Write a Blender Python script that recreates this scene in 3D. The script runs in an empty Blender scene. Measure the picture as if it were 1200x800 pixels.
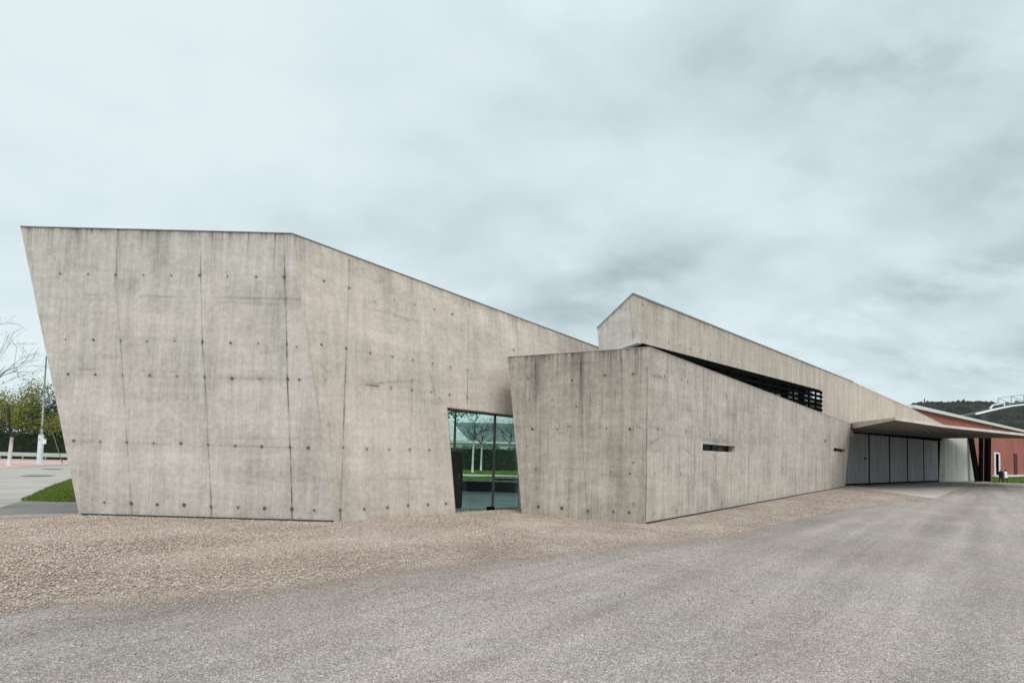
import bpy, bmesh, math, random
import numpy as np
from mathutils import Vector, Matrix

random.seed(7)
RNG = np.random.default_rng(11)
sc = bpy.context.scene
col = sc.collection

# ------------------------------------------------------------------ camera
F_PX, PX0, PY0 = 600.0, 600.0, 508.1          # focal length and principal point for a 1200 px wide frame
PITCH, ROLL, EYE = math.radians(2.5), math.atan(0.0245), 1.75
fwd = Vector((0, math.cos(PITCH), math.sin(PITCH)))
up0 = Vector((0, -math.sin(PITCH), math.cos(PITCH)))
rt0 = Vector((1, 0, 0))
RT = rt0 * math.cos(ROLL) + up0 * math.sin(ROLL)
UP = up0 * math.cos(ROLL) - rt0 * math.sin(ROLL)
CAM = Vector((0, 0, EYE))
cd = bpy.data.cameras.new("camera")
cam = bpy.data.objects.new("camera", cd)
col.objects.link(cam)
cd.sensor_width = 36.0
cd.lens = F_PX / 1200 * 36
cd.shift_y = (PY0 - 400) / 1200
cd.clip_end = 6000
M = Matrix((RT, UP, -fwd)).transposed().to_4x4()
M.translation = CAM
cam.matrix_world = M
sc.camera = cam


def ray(px, py):
    return (fwd + RT * ((px - PX0) / F_PX) + UP * ((PY0 - py) / F_PX))


def AZ(px, py, z):                     # point of the sight line at height z
    d = ray(px, py)
    return CAM + d * ((z - EYE) / d.z)


def G(px, py, z=0.0):
    return AZ(px, py, z)


def AY(px, py, y):                     # point of the sight line at world depth y
    d = ray(px, py)
    return CAM + d * (y / d.y)


def proj(P):                           # (n,3) array -> px, py, depth
    Q = P - np.array(CAM)
    dz = Q @ np.array(fwd)
    return PX0 + F_PX * (Q @ np.array(RT)) / dz, PY0 - F_PX * (Q @ np.array(UP)) / dz, dz


# ------------------------------------------------------------------ node helpers
def new_mat(name):
    m = bpy.data.materials.new(name)
    m.use_nodes = True
    nt = m.node_tree
    return m, nt, nt.nodes["Principled BSDF"]


class NT:
    def __init__(s, nt):
        s.nt = nt

    def n(s, t, **k):
        nd = s.nt.nodes.new(t)
        for a, v in k.items():
            setattr(nd, a, v)
        return nd

    def set(s, sock, v):
        if hasattr(v, "links") or isinstance(v, bpy.types.NodeSocket):
            s.nt.links.new(v, sock)
        else:
            sock.default_value = v

    def math(s, op, a, b=0.0, c=None, clamp=False):
        nd = s.n("ShaderNodeMath", operation=op, use_clamp=clamp)
        s.set(nd.inputs[0], a)
        s.set(nd.inputs[1], b)
        if c is not None:
            s.set(nd.inputs[2], c)
        return nd.outputs[0]

    def mix(s, f, a, b, blend="MIX"):
        nd = s.n("ShaderNodeMix", data_type="RGBA", blend_type=blend)
        s.set(nd.inputs["Factor"], f)
        s.set(nd.inputs["A"] if False else nd.inputs[6], a)
        s.set(nd.inputs[7], b)
        return nd.outputs[2]

    def mapping(s, vec, scale=(1, 1, 1), rot=(0, 0, 0), loc=(0, 0, 0)):
        nd = s.n("ShaderNodeMapping")
        s.set(nd.inputs["Vector"], vec)
        nd.inputs["Scale"].default_value = scale
        nd.inputs["Rotation"].default_value = rot
        nd.inputs["Location"].default_value = loc
        return nd.outputs[0]

    def noise(s, vec, scale, detail=4, rough=0.55, dist=0.0):
        nd = s.n("ShaderNodeTexNoise")
        s.set(nd.inputs["Vector"], vec)
        nd.inputs["Scale"].default_value = scale
        nd.inputs["Detail"].default_value = detail
        nd.inputs["Roughness"].default_value = rough
        nd.inputs["Distortion"].default_value = dist
        return nd.outputs["Fac"]

    def voronoi(s, vec, scale, feature="F1", out="Distance", rnd=1.0):
        nd = s.n("ShaderNodeTexVoronoi", feature=feature)
        s.set(nd.inputs["Vector"], vec)
        nd.inputs["Scale"].default_value = scale
        nd.inputs["Randomness"].default_value = rnd
        return nd.outputs[out]

    def rng(s, v, a, b, c=0.0, d=1.0, smooth=False):
        nd = s.n("ShaderNodeMapRange", interpolation_type="SMOOTHSTEP" if smooth else "LINEAR")
        s.set(nd.inputs[0], v)
        for i, x in enumerate((a, b, c, d)):
            nd.inputs[i + 1].default_value = x
        return nd.outputs[0]

    def ramp(s, f, stops):
        nd = s.n("ShaderNodeValToRGB")
        s.set(nd.inputs[0], f)
        e = nd.color_ramp.elements
        while len(e) < len(stops):
            e.new(0.5)
        for k, (p, c) in enumerate(stops):
            e[k].position = p
            e[k].color = (*c, 1)
        return nd.outputs[0]

    def bump(s, h, strength, dist, normal=None):
        nd = s.n("ShaderNodeBump")
        s.set(nd.inputs["Height"], h)
        nd.inputs["Strength"].default_value = strength
        nd.inputs["Distance"].default_value = dist
        if normal is not None:
            s.set(nd.inputs["Normal"], normal)
        return nd.outputs[0]


def C4(c):
    return (c[0], c[1], c[2], 1.0)


def simple_mat(name, c, rough=0.7, var=0.12, scale=2.0, metallic=0.0, spec=0.4):
    m, nt, b = new_mat(name)
    x = NT(nt)
    obj = x.n("ShaderNodeTexCoord").outputs["Object"]
    f = x.rng(x.noise(obj, scale, 5), 0.3, 0.7)
    lo = tuple(v * (1 - var) for v in c)
    hi = tuple(min(1, v * (1 + var)) for v in c)
    x.set(b.inputs["Base Color"], x.mix(f, C4(lo), C4(hi)))
    b.inputs["Roughness"].default_value = rough
    b.inputs["Metallic"].default_value = metallic
    b.inputs["Specular IOR Level"].default_value = spec
    return m


def concrete_mat(name, lo, hi, warm, streak=0.5, blotch=0.5, grime=(0.085, 0.075, 0.066)):
    m, nt, b = new_mat(name)
    x = NT(nt)
    uv = x.n("ShaderNodeUVMap", uv_map="metres").outputs[0]
    dirt = x.n("ShaderNodeAttribute", attribute_name="dirt").outputs["Fac"]
    tone = x.n("ShaderNodeAttribute", attribute_name="tone").outputs["Fac"]
    big = x.noise(uv, 0.45, 6, 0.6, 0.3)
    mid = x.noise(uv, 2.2, 7, 0.65, 0.4)
    st = x.noise(x.mapping(uv, (7.0, 0.35, 1)), 1.0, 6, 0.6, 0.25)
    st2 = x.noise(x.mapping(uv, (2.2, 0.16, 1), loc=(7, 3, 0)), 1.0, 5, 0.6, 0.2)
    st3 = x.noise(x.mapping(uv, (26, 1.1, 1), loc=(2, 3, 0)), 1.0, 4, 0.6, 0.6)
    hz = x.noise(x.mapping(uv, (0.28, 2.3, 1), loc=(3, 9, 0)), 1.0, 6, 0.65, 1.4)
    fine = x.noise(uv, 8, 7, 0.72, 0.3)
    f = x.math("MULTIPLY", x.math("SUBTRACT", big, 0.5), 1.5 * blotch)
    f = x.math("ADD", f, x.math("MULTIPLY", x.math("SUBTRACT", mid, 0.5), 1.7 * blotch))
    f = x.math("ADD", f, x.math("MULTIPLY", x.math("SUBTRACT", st, 0.5), 1.5 * streak))
    f = x.math("ADD", f, x.math("MULTIPLY", x.math("SUBTRACT", st2, 0.5), 1.5 * streak))
    f = x.math("ADD", f, x.math("MULTIPLY", x.math("SUBTRACT", hz, 0.5), 0.5))
    f = x.math("ADD", f, x.math("MULTIPLY", x.math("SUBTRACT", fine, 0.5), 1.0))
    f = x.math("ADD", f, x.math("MULTIPLY", x.math("SUBTRACT", st3, 0.5), 1.3 * streak))
    f = x.math("ADD", f, 0.58)
    f = x.math("ADD", f, tone, clamp=True)
    c = x.mix(f, C4(lo), C4(hi))
    # greenish-grey against pinkish-grey patches
    hue = x.rng(x.noise(x.mapping(uv, (1, 0.6, 1), loc=(20, 5, 0)), 0.55, 4, 0.6, 0.3), 0.36, 0.64)
    c = x.mix(x.math("MULTIPLY", hue, 0.55), c, C4(warm), "MULTIPLY")
    # pores
    vor = x.voronoi(uv, 11, out="Distance")
    pore = x.math("MULTIPLY", x.math("LESS_THAN", vor, 0.10), x.rng(mid, 0.45, 0.6))
    c = x.mix(x.math("MULTIPLY", pore, 0.5), c, C4(grime))
    dn = x.math("MULTIPLY", dirt, x.rng(x.noise(x.mapping(uv, (9, 2.5, 1)), 1.0, 5, 0.7), 0.25, 0.7, 0.45, 1.25))
    c = x.mix(x.math("MINIMUM", dn, 0.93), c, C4(grime))
    x.set(b.inputs["Base Color"], c)
    x.set(b.inputs["Roughness"], x.rng(mid, 0.3, 0.7, 0.72, 0.92))
    b.inputs["Specular IOR Level"].default_value = 0.3
    h = x.math("ADD", x.math("MULTIPLY", fine, 0.4), x.math("ADD", x.math("MULTIPLY", st, 0.5), x.math("MULTIPLY", mid, 0.8)))
    x.set(b.inputs["Normal"], x.bump(h, 0.35, 0.02))
    return m


# ------------------------------------------------------------------ object helpers
class MB:
    def __init__(s):
        s.v, s.f = [], []

    def quad(s, *p):
        k = len(s.v)
        s.v += [tuple(q) for q in p]
        s.f.append(tuple(range(k, k + len(p))))

    def box(s, c, hx, hy, hz, rz=0.0, M=None):
        R = M if M is not None else Matrix.Rotation(rz, 3, "Z")
        k = len(s.v)
        for sx, sy, sz in ((-1, -1, -1), (1, -1, -1), (1, 1, -1), (-1, 1, -1), (-1, -1, 1), (1, -1, 1), (1, 1, 1), (-1, 1, 1)):
            s.v.append(tuple(Vector(c) + R @ Vector((sx * hx, sy * hy, sz * hz))))
        for q in ((0, 3, 2, 1), (4, 5, 6, 7), (0, 1, 5, 4), (1, 2, 6, 5), (2, 3, 7, 6), (3, 0, 4, 7)):
            s.f.append(tuple(k + i for i in q))

    def bar(s, a, b, w, h, up=Vector((0, 0, 1))):           # rectangular bar between two points
        a, b = Vector(a), Vector(b)
        d = (b - a)
        L = d.length
        e1 = d / L
        e2 = up.cross(e1)
        if e2.length < 1e-4:
            e2 = Vector((1, 0, 0))
        e2.normalize()
        e3 = e1.cross(e2)
        R = Matrix((e1, e2, e3)).transposed()
        s.box((a + b) / 2, L / 2, w / 2, h / 2, M=R)

    def prism(s, bot, top):                                  # two matching rings
        k, n = len(s.v), len(bot)
        s.v += [tuple(p) for p in bot] + [tuple(p) for p in top]
        s.f.append(tuple(k + i for i in reversed(range(n))))
        s.f.append(tuple(k + n + i for i in range(n)))
        for i in range(n):
            j = (i + 1) % n
            s.f.append((k + i, k + j, k + n + j, k + n + i))

    def tube(s, pts, rad, n=6, cap=True):
        k0 = len(s.v)
        m = len(pts)
        for i, p in enumerate(pts):
            p = Vector(p)
            d = (Vector(pts[min(i + 1, m - 1)]) - Vector(pts[max(i - 1, 0)]))
            d.normalize()
            a = d.cross(Vector((0, 0, 1)) if abs(d.z) < 0.9 else Vector((1, 0, 0))).normalized()
            b = d.cross(a)
            for j in range(n):
                t = 2 * math.pi * j / n
                s.v.append(tuple(p + (a * math.cos(t) + b * math.sin(t)) * rad[i]))
        for i in range(m - 1):
            for j in range(n):
                j2 = (j + 1) % n
                s.f.append((k0 + i * n + j, k0 + i * n + j2, k0 + (i + 1) * n + j2, k0 + (i + 1) * n + j))
        if cap:
            s.f.append(tuple(k0 + j for j in range(n)))
            s.f.append(tuple(k0 + (m - 1) * n + j for j in reversed(range(n))))

    def build(s, name, mat, parent=None, smooth=False):
        me = bpy.data.meshes.new(name)
        me.from_pydata(s.v, [], s.f)
        return link(name, me, mat, parent, smooth)


def link(name, me, mat, parent=None, smooth=False):
    o = bpy.data.objects.new(name, me)
    if mat is not None:
        me.materials.append(mat)
    if smooth:
        me.polygons.foreach_set("use_smooth", np.ones(len(me.polygons), bool))
    col.objects.link(o)
    if parent is not None:
        o.parent = parent
        p, L = parent, Vector((0, 0, 0))
        while p is not None:
            L += p.location
            p = p.parent
        o.location = -L
    return o


def np_mesh(name, V, Fq, mat, parent=None, attrs=None, uv=None, smooth=False):
    me = bpy.data.meshes.new(name)
    V = np.asarray(V, np.float32)
    Fq = np.asarray(Fq, np.int32)
    nf, k = Fq.shape
    me.vertices.add(len(V))
    me.vertices.foreach_set("co", V.ravel())
    me.loops.add(nf * k)
    me.loops.foreach_set("vertex_index", Fq.ravel())
    me.polygons.add(nf)
    me.polygons.foreach_set("loop_start", np.arange(0, nf * k, k, dtype=np.int32))
    me.update(calc_edges=True)
    for a, val in (attrs or {}).items():
        at = me.attributes.new(a, "FLOAT", "POINT")
        at.data.foreach_set("value", np.asarray(val, np.float32))
    if uv is not None:
        ul = me.uv_layers.new(name="metres")
        ul.data.foreach_set("uv", np.asarray(uv, np.float32)[Fq.ravel()].ravel())
    me.validate()
    return link(name, me, mat, parent, smooth)


def thing(name, loc, label, cat, group=None):
    o = bpy.data.objects.new(name, None)
    o.empty_display_size = 0.3
    o.location = loc
    col.objects.link(o)
    return tag(o, label, cat, group)


def tag(o, label=None, cat=None, group=None, kind=None):
    if label:
        o["label"] = label
    if cat:
        o["category"] = cat
    if group:
        o["group"] = group
    if kind:
        o["kind"] = kind
    return o


# ------------------------------------------------------------------ materials
CON_A = concrete_mat("concrete_pale", (0.26, 0.232, 0.21), (0.64, 0.575, 0.527), (0.99, 0.985, 0.965), 0.42, 0.38)
CON_B = concrete_mat("concrete_warm", (0.275, 0.238, 0.203), (0.66, 0.565, 0.497), (1.0, 0.98, 0.96), 0.34, 0.38)
CON_C = concrete_mat("concrete_weathered", (0.20, 0.172, 0.147), (0.55, 0.478, 0.415), (0.98, 0.985, 0.945), 0.54, 0.45)
CON_D = concrete_mat("concrete_streaked", (0.24, 0.21, 0.182), (0.62, 0.54, 0.483), (1.0, 0.975, 0.95), 0.55, 0.5)
CON_F = concrete_mat("concrete_upper", (0.27, 0.232, 0.195), (0.61, 0.525, 0.458), (1.0, 0.98, 0.95), 0.50, 0.28)
CON_W = concrete_mat("concrete_light", (0.34, 0.33, 0.30), (0.66, 0.65, 0.61), (0.97, 1.0, 0.97), 0.55, 0.45)
CON_DOOR = concrete_mat("door_metal", (0.13, 0.133, 0.145), (0.34, 0.345, 0.36), (0.95, 1.0, 1.0), 0.75, 0.25)
M_SOFFIT = simple_mat("shaded_soffit_concrete", (0.115, 0.095, 0.086), 0.85, 0.18, 0.7)  # concrete with the canopy underside's shade darkened into its colour
M_FLASH = simple_mat("zinc_flashing", (0.27, 0.265, 0.26), 0.5, 0.2, 3, 0.6)
M_BASE = simple_mat("base_metal", (0.045, 0.047, 0.052), 0.6, 0.2, 3)
M_BLACK = simple_mat("black_steel", (0.006, 0.006, 0.0065), 0.9, 0.2, 3, 0.0, 0.0)
M_FRAME = simple_mat("grey_frame", (0.09, 0.10, 0.10), 0.4, 0.1, 3, 0.5)
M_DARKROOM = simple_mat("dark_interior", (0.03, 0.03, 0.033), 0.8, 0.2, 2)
M_ROOF = simple_mat("roof_membrane", (0.22, 0.21, 0.20), 0.9, 0.2, 1.0)
M_WHITE = simple_mat("white_paint", (0.74, 0.74, 0.73), 0.5, 0.06, 2)
M_WHITEWALL = simple_mat("white_render", (0.72, 0.73, 0.74), 0.8, 0.06, 2)
M_ROOFGREY = simple_mat("grey_roof_tiles", (0.115, 0.15, 0.15), 0.7, 0.15, 2)
M_STEEL = simple_mat("galvanised_steel", (0.36, 0.39, 0.41), 0.45, 0.12, 3, 0.5)
M_PALEPOST = simple_mat("pale_post", (0.60, 0.63, 0.66), 0.7, 0.12, 4)


def interior_floor():
    m, nt, b = new_mat("polished_floor")
    x = NT(nt)
    P = x.n("ShaderNodeTexCoord").outputs["Object"]
    f = x.rng(x.noise(x.mapping(P, (0.4, 1.8, 1)), 1.0, 5), 0.35, 0.65)
    x.set(b.inputs["Base Color"], x.mix(f, (0.07, 0.115, 0.145, 1), (0.24, 0.33, 0.38, 1)))
    b.inputs["Roughness"].default_value = 0.3
    return m


def glass_mat(name, tint, refl=0.12):
    m, nt, b = new_mat(name)
    x = NT(nt)
    nt.nodes.remove(b)
    out = nt.nodes["Material Output"]
    tr = x.n("ShaderNodeBsdfTransparent")
    tr.inputs[0].default_value = C4(tint)
    gl = x.n("ShaderNodeBsdfGlossy")
    gl.inputs["Roughness"].default_value = 0.02
    gl.inputs[0].default_value = (0.75, 0.9, 0.88, 1)
    fr = x.n("ShaderNodeFresnel")
    fr.inputs[0].default_value = 1.45
    mx = x.n("ShaderNodeMixShader")
    x.set(mx.inputs[0], x.math("ADD", x.math("MULTIPLY", fr.outputs[0], 0.6), refl - 0.08, clamp=True))
    nt.links.new(tr.outputs[0], mx.inputs[1])
    nt.links.new(gl.outputs[0], mx.inputs[2])
    nt.links.new(mx.outputs[0], out.inputs[0])
    return m


M_GLASS = glass_mat("green_glass", (0.62, 0.82, 0.75), 0.08)
M_SLOTGLASS = simple_mat("slot_glass", (0.015, 0.016, 0.018), 0.15, 0.1, 2)


# ------------------------------------------------------------------ concrete walls
class Plane:
    def __init__(s, o, q, w):          # o, q on the base line, w any third point
        s.o = Vector(o)
        s.eu = (Vector(q) - s.o).normalized()
        t = Vector(w) - s.o
        s.ev = (t - s.eu * t.dot(s.eu)).normalized()
        s.n = s.eu.cross(s.ev)
        if s.n.dot(CAM - s.o) < 0:
            s.n = -s.n

    def hit(s, px, py):
        d = ray(px, py)
        return CAM + d * ((s.o - CAM).dot(s.n) / d.dot(s.n))

    def uv(s, px, py):
        p = s.hit(px, py) - s.o
        return (p.dot(s.eu), p.dot(s.ev))

    def w(s, u, v, back=0.0):
        return s.o + s.eu * u + s.ev * v - s.n * back

    def shifted(s, back):
        q = Plane.__new__(Plane)
        q.o, q.eu, q.ev, q.n = s.o - s.n * back, s.eu, s.ev, s.n
        return q


def vnoise1(u, scale, seed):
    r = np.random.default_rng(seed).random(4096)
    x = u * scale + 700
    i = np.floor(x).astype(int)
    f = x - i
    f = f * f * (3 - 2 * f)
    return r[i % 4096] * (1 - f) + r[(i + 1) % 4096] * f


def seg_dist(U, V, a, b):
    ax, ay = a
    bx, by = b
    dx, dy = bx - ax, by - ay
    L2 = dx * dx + dy * dy + 1e-9
    t = np.clip(((U - ax) * dx + (V - ay) * dy) / L2, 0, 1)
    return np.hypot(U - ax - t * dx, V - ay - t * dy)


def wall(name, pl, quads, res, mat, parent, spec, thick=0.35, uvoff=(0, 0), label=None, sub=None):
    """quads: list of (four pixel corners TL TR BR BL, string of rim edges); sub: (s0,s1,t0,t1) cells of a quad"""
    VV, FF, UVs, DD, TT = [], [], [], [], []
    k = 0
    for quad in quads:
        pts, rims = quad[0], quad[1]
        cell = quad[2] if len(quad) > 2 else (0, 1, 0, 1)
        c = [np.array(pl.uv(*p)) if not isinstance(p, tuple) or len(p) == 2 else None for p in pts]
        wu = max(np.linalg.norm(c[1] - c[0]), np.linalg.norm(c[2] - c[3])) * (cell[1] - cell[0])
        hv = max(np.linalg.norm(c[3] - c[0]), np.linalg.norm(c[2] - c[1])) * (cell[3] - cell[2])
        nu, nv = max(2, int(wu / res) + 1), max(2, int(hv / res) + 1)
        S, T = np.meshgrid(np.linspace(cell[0], cell[1], nu), np.linspace(cell[2], cell[3], nv))   # T: 0 top .. 1 bottom
        X = [(c[0][i] * (1 - S) + c[1][i] * S) * (1 - T) + (c[3][i] * (1 - S) + c[2][i] * S) * T for i in (0, 1)]
        U, V = X[0].ravel(), X[1].ravel()
        topv = (c[0][1] * (1 - S) + c[1][1] * S).ravel()
        dirt, tone, disp = spec(pl, U, V, topv - V)
        edge = np.zeros((nv, nu), bool)
        edge[0], edge[-1], edge[:, 0], edge[:, -1] = True, True, True, True
        disp = np.where(edge.ravel(), 0, disp)
        o, eu, ev, n = (np.array(a) for a in (pl.o, pl.eu, pl.ev, pl.n))
        P = o + U[:, None] * eu + V[:, None] * ev - disp[:, None] * n
        VV.append(P)
        UVs.append(np.stack([U + uvoff[0], V + uvoff[1]], 1))
        DD.append(dirt)
        TT.append(tone)
        I = np.arange(nu * nv).reshape(nv, nu) + k
        q = np.stack([I[:-1, :-1], I[1:, :-1], I[1:, 1:], I[:-1, 1:]], -1).reshape(-1, 4)
        FF.append(q)
        k += nu * nv
        for e in rims:
            idx = {"t": np.arange(nu), "b": np.arange(nu) + (nv - 1) * nu, "l": np.arange(nv) * nu, "r": np.arange(nv) * nu + nu - 1}[e]
            A = P[idx]
            B = A - thick * n
            VV += [A, B]
            m = len(idx)
            UVs += [UVs[-1 if False else len(UVs) - 1][idx] if False else np.stack([U[idx] + uvoff[0], V[idx] + uvoff[1]], 1),
                    np.stack([U[idx] + uvoff[0] + (thick if e in "lr" else 0), V[idx] + uvoff[1] + (thick if e in "tb" else 0)], 1)]
            DD += [dirt[idx] * 0.5] * 2
            TT += [tone[idx]] * 2
            a = np.arange(m - 1) + k
            FF.append(np.stack([a, a + 1, a + 1 + m, a + m], 1))
            k += 2 * m
    ob = np_mesh(name, np.concatenate(VV), np.concatenate(FF), mat, parent,
                 {"dirt": np.concatenate(DD), "tone": np.concatenate(TT)}, np.concatenate(UVs))
    if label:
        ob["label"] = label
    return ob


def make_spec(holes=(), joints=(), seams=(), blobs=(), top=(0.6, 0.5), panel=None, seed=1, hole_r=0.027, foot=0.0, drip=0.35, hole_k=1.0):
    """marks in the concrete: tie holes (px,py,size), formwork joints (polyline, strength), pour seams, light or dark patches, run-off from the coping"""
    def spec(pl, U, V, down):
        r = np.random.default_rng(seed)
        d = np.zeros_like(U)
        tone = np.zeros_like(U)
        disp = np.zeros_like(U)
        pu = np.array([pl.uv(*p[0][0])[0] for p in joints] or [0.0])
        # formwork panels differ slightly
        if panel:
            pw, ph = panel
            iu, iv = np.floor(U / pw + 0.37).astype(int), np.floor(V / ph + 0.15).astype(int)
            tone += (np.random.default_rng(seed + 5).random(4096)[(iu * 37 + iv * 101) % 4096] - 0.5) * 0.13
        # run-off below the coping
        st, ln = top
        a = vnoise1(U, 3.1, seed + 1) * 0.4 + vnoise1(U, 9.3, seed + 2) * 0.33 + vnoise1(U, 26, seed + 3) * 0.42
        a = np.clip((a - 0.42) * 2.4, 0, 1.2)
        L = ln * (0.3 + 1.6 * vnoise1(U, 5.0, seed + 4) ** 2)
        d += st * a * np.exp(-np.maximum(down, 0) / L)
        d += st * 0.55 * np.exp(-np.maximum(down, 0) / 0.07) * (0.6 + 0.6 * vnoise1(U, 6, seed + 6))
        # isolated run marks
        for _ in range(int(26 * max(0.2, drip))):
            u0 = r.uniform(U.min(), U.max()) if len(U) else 0
            v0 = r.uniform(V.min(), V.max())
            l, wd = r.uniform(0.2, 1.1), r.uniform(0.012, 0.035)
            t = (v0 - V) / l
            d += drip * r.uniform(0.3, 0.9) * np.exp(-((U - u0 - 0.02 * np.sin(V * 4)) / wd) ** 2) * np.clip(t, 0, 1) * np.exp(-2.5 * np.maximum(t, 0)) * 2.2
        for poly, s in joints:
            p = [pl.uv(*q) for q in poly]
            dist = np.full_like(U, 9.0)
            for i in range(len(p) - 1):
                dist = np.minimum(dist, seg_dist(U, V, p[i], p[i + 1]))
            wob = 0.22 + 0.85 * vnoise1(V, 1.6, seed + 8) * (0.5 + vnoise1(V, 7, seed + 18))
            d += s * wob * np.exp(-(dist / 0.014) ** 2) + s * 0.16 * wob * np.exp(-(dist / 0.05) ** 2)
            disp += 0.006 * min(1, s) * np.exp(-(dist / 0.014) ** 2)
            side = np.exp(-(dist / 0.09) ** 2)
            tone += 0.10 * side * s * (vnoise1(V, 1.3, seed + 9) - 0.3)
        for poly, s in seams:
            p = [pl.uv(*q) for q in poly]
            wv = 0.035 * (vnoise1(U, 2.0, seed + 10) - 0.5) + 0.02 * (vnoise1(U, 7.0, seed + 11) - 0.5)
            dist = np.full_like(U, 9.0)
            for i in range(len(p) - 1):
                dist = np.minimum(dist, seg_dist(U, V + wv, p[i], p[i + 1]))
            k = np.clip(vnoise1(U, 1.7, seed + 12) * 1.7 - 0.4, 0, 1)
            d += s * k * np.exp(-(dist / 0.014) ** 2) + 0.30 * s * k * np.exp(-(dist / 0.06) ** 2)
            tone -= 0.12 * s * np.exp(-(dist / 0.16) ** 2) * k
        for (px, py, sz) in holes:
            u0, v0 = pl.uv(px, py)
            rr = hole_r * sz
            q = np.hypot(U - u0, V - v0)
            d += hole_k * 1.1 / (1 + (q / rr) ** 8) + 0.16 * np.exp(-(q / (rr * 2.8)) ** 2)
            disp += 0.022 * hole_k / (1 + (q / rr) ** 10)
            l = r.uniform(0.1, 0.5)
            t = (v0 - V) / l
            d += r.uniform(0, 0.32) * np.exp(-((U - u0) / 0.028) ** 2) * (t > 0) * np.exp(-2 * np.maximum(t, 0))
        for (px, py, ru, rv, s, rot) in blobs:
            u0, v0 = pl.uv(px, py)
            cu, su = math.cos(rot), math.sin(rot)
            x, y = (U - u0) * cu + (V - v0) * su, -(U - u0) * su + (V - v0) * cu
            q = np.hypot(x / ru, y / rv)
            k = np.exp(-q ** 4)
            if s > 0:
                tone += s * k
            else:
                d += -s * k * (0.5 + vnoise1(U, 14, seed + 13))
        if foot:
            d += foot * np.exp(-np.maximum(V, 0) / 0.10) * (0.4 + 0.9 * vnoise1(U, 4, seed + 14))
        return np.clip(d, 0, 1.2), tone, disp
    return spec


def blank_spec(seed):
    return make_spec(seed=seed, top=(0.3, 0.4))


bld = thing("concrete_building", (0, 13, 0), "angular raw concrete building with sharp leaning walls, a knife edged canopy and grey garage doors", "building")

# --- the tall wall facing the yard
a0, a1 = G(93, 604.5), G(391, 613)
PA = Plane(a0, a1, a0 + Vector((0, 0, 1)))
holesA = ([(x, y, 1) for x, y in ((70.5, 321), (103, 321.5), (135, 322), (168, 322.5), (201, 323), (233.5, 323), (266.5, 324), (300, 324.5), (332.5, 325),
          (76.5, 398), (109, 398.5), (141, 399.5), (172, 400), (204.5, 400), (237, 401), (270, 402), (302.5, 402.5), (336, 403.5), (347.5, 406.5),
          (79.5, 438.5), (111.5, 439), (143, 440), (175, 440), (207, 441), (239.5, 442), (272, 443.5), (304, 444), (337, 444.5), (350.5, 445))]
          + [(x, y, 1.15) for x, y in ((86, 516.5), (117.5, 517.5), (148.5, 518.5), (180, 519), (211.5, 520), (243.5, 521.5), (275.5, 522.5), (306.5, 523.5), (340, 524), (361, 525))]
          + [(x, y, 1.4) for x, y in ((122, 589), (153.5, 590), (184, 591.5), (215.5, 592), (247, 594), (279, 594.5), (310, 596), (342, 597), (368, 598))])
holesA = [(x, y, s * random.choice((0.62, 0.75, 0.9, 1.05, 1.15))) for x, y, s in holesA]
jA = [([(133, 268), (136.5, 303), (137, 351), (141, 399), (144, 441), (148.5, 517), (153.6, 590), (155, 608)], 0.42),
      ([(233, 270), (234, 273), (237, 402), (240, 441), (243.6, 521), (247.5, 593), (248, 612)], 0.7),
      ([(331, 273), (332.4, 279), (336, 403.5), (336.6, 445), (340, 523.6), (342.6, 614)], 1.0),
      ([(35, 268), (38.5, 325), (42, 345)], 0.3)]
sA = [([(40, 344), (351, 350)], 0.35), ([(45, 350), (340, 356)], 0.2), ([(57, 424), (68, 432.5), (130, 433), (175, 434)], 0.45),
      ([(85, 517), (345, 524)], 0.28), ([(88, 509), (345, 514)], 0.16), ([(95, 439), (336, 444)], 0.2), ([(60, 497), (78, 560), (93, 604)], 0.3)]
bA = [(150, 332, 0.25, 0.35, -0.25, 0), (80, 520, 0.5, 0.12, -0.10, 0), (280, 442, 0.8, 0.08, -0.2, 0), (130, 418, 0.3, 0.06, -0.25, 0),
      (200, 560, 1.5, 0.7, 0.14, 0), (100, 470, 0.7, 0.6, 0.10, 0), (290, 480, 0.8, 0.6, 0.08, 0), (355, 560, 0.5, 0.7, -0.13, 0.3), (365, 500, 0.3, 0.5, -0.08, 0),
      (330, 420, 0.1, 0.5, -0.25, 0), (160, 415, 0.6, 0.25, -0.07, 0)]
wall("concrete_wall", PA, [(((24, 266), (342, 274), (391, 613.6), (93, 605)), "tlb")], 0.016, CON_A, bld,
     make_spec(holesA, jA, sA, bA, (0.75, 0.42), (2.12, 1.6), 21, foot=0.4, drip=0.55), 0.4,
     label="tall pale concrete wall with rows of tie holes")

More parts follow.
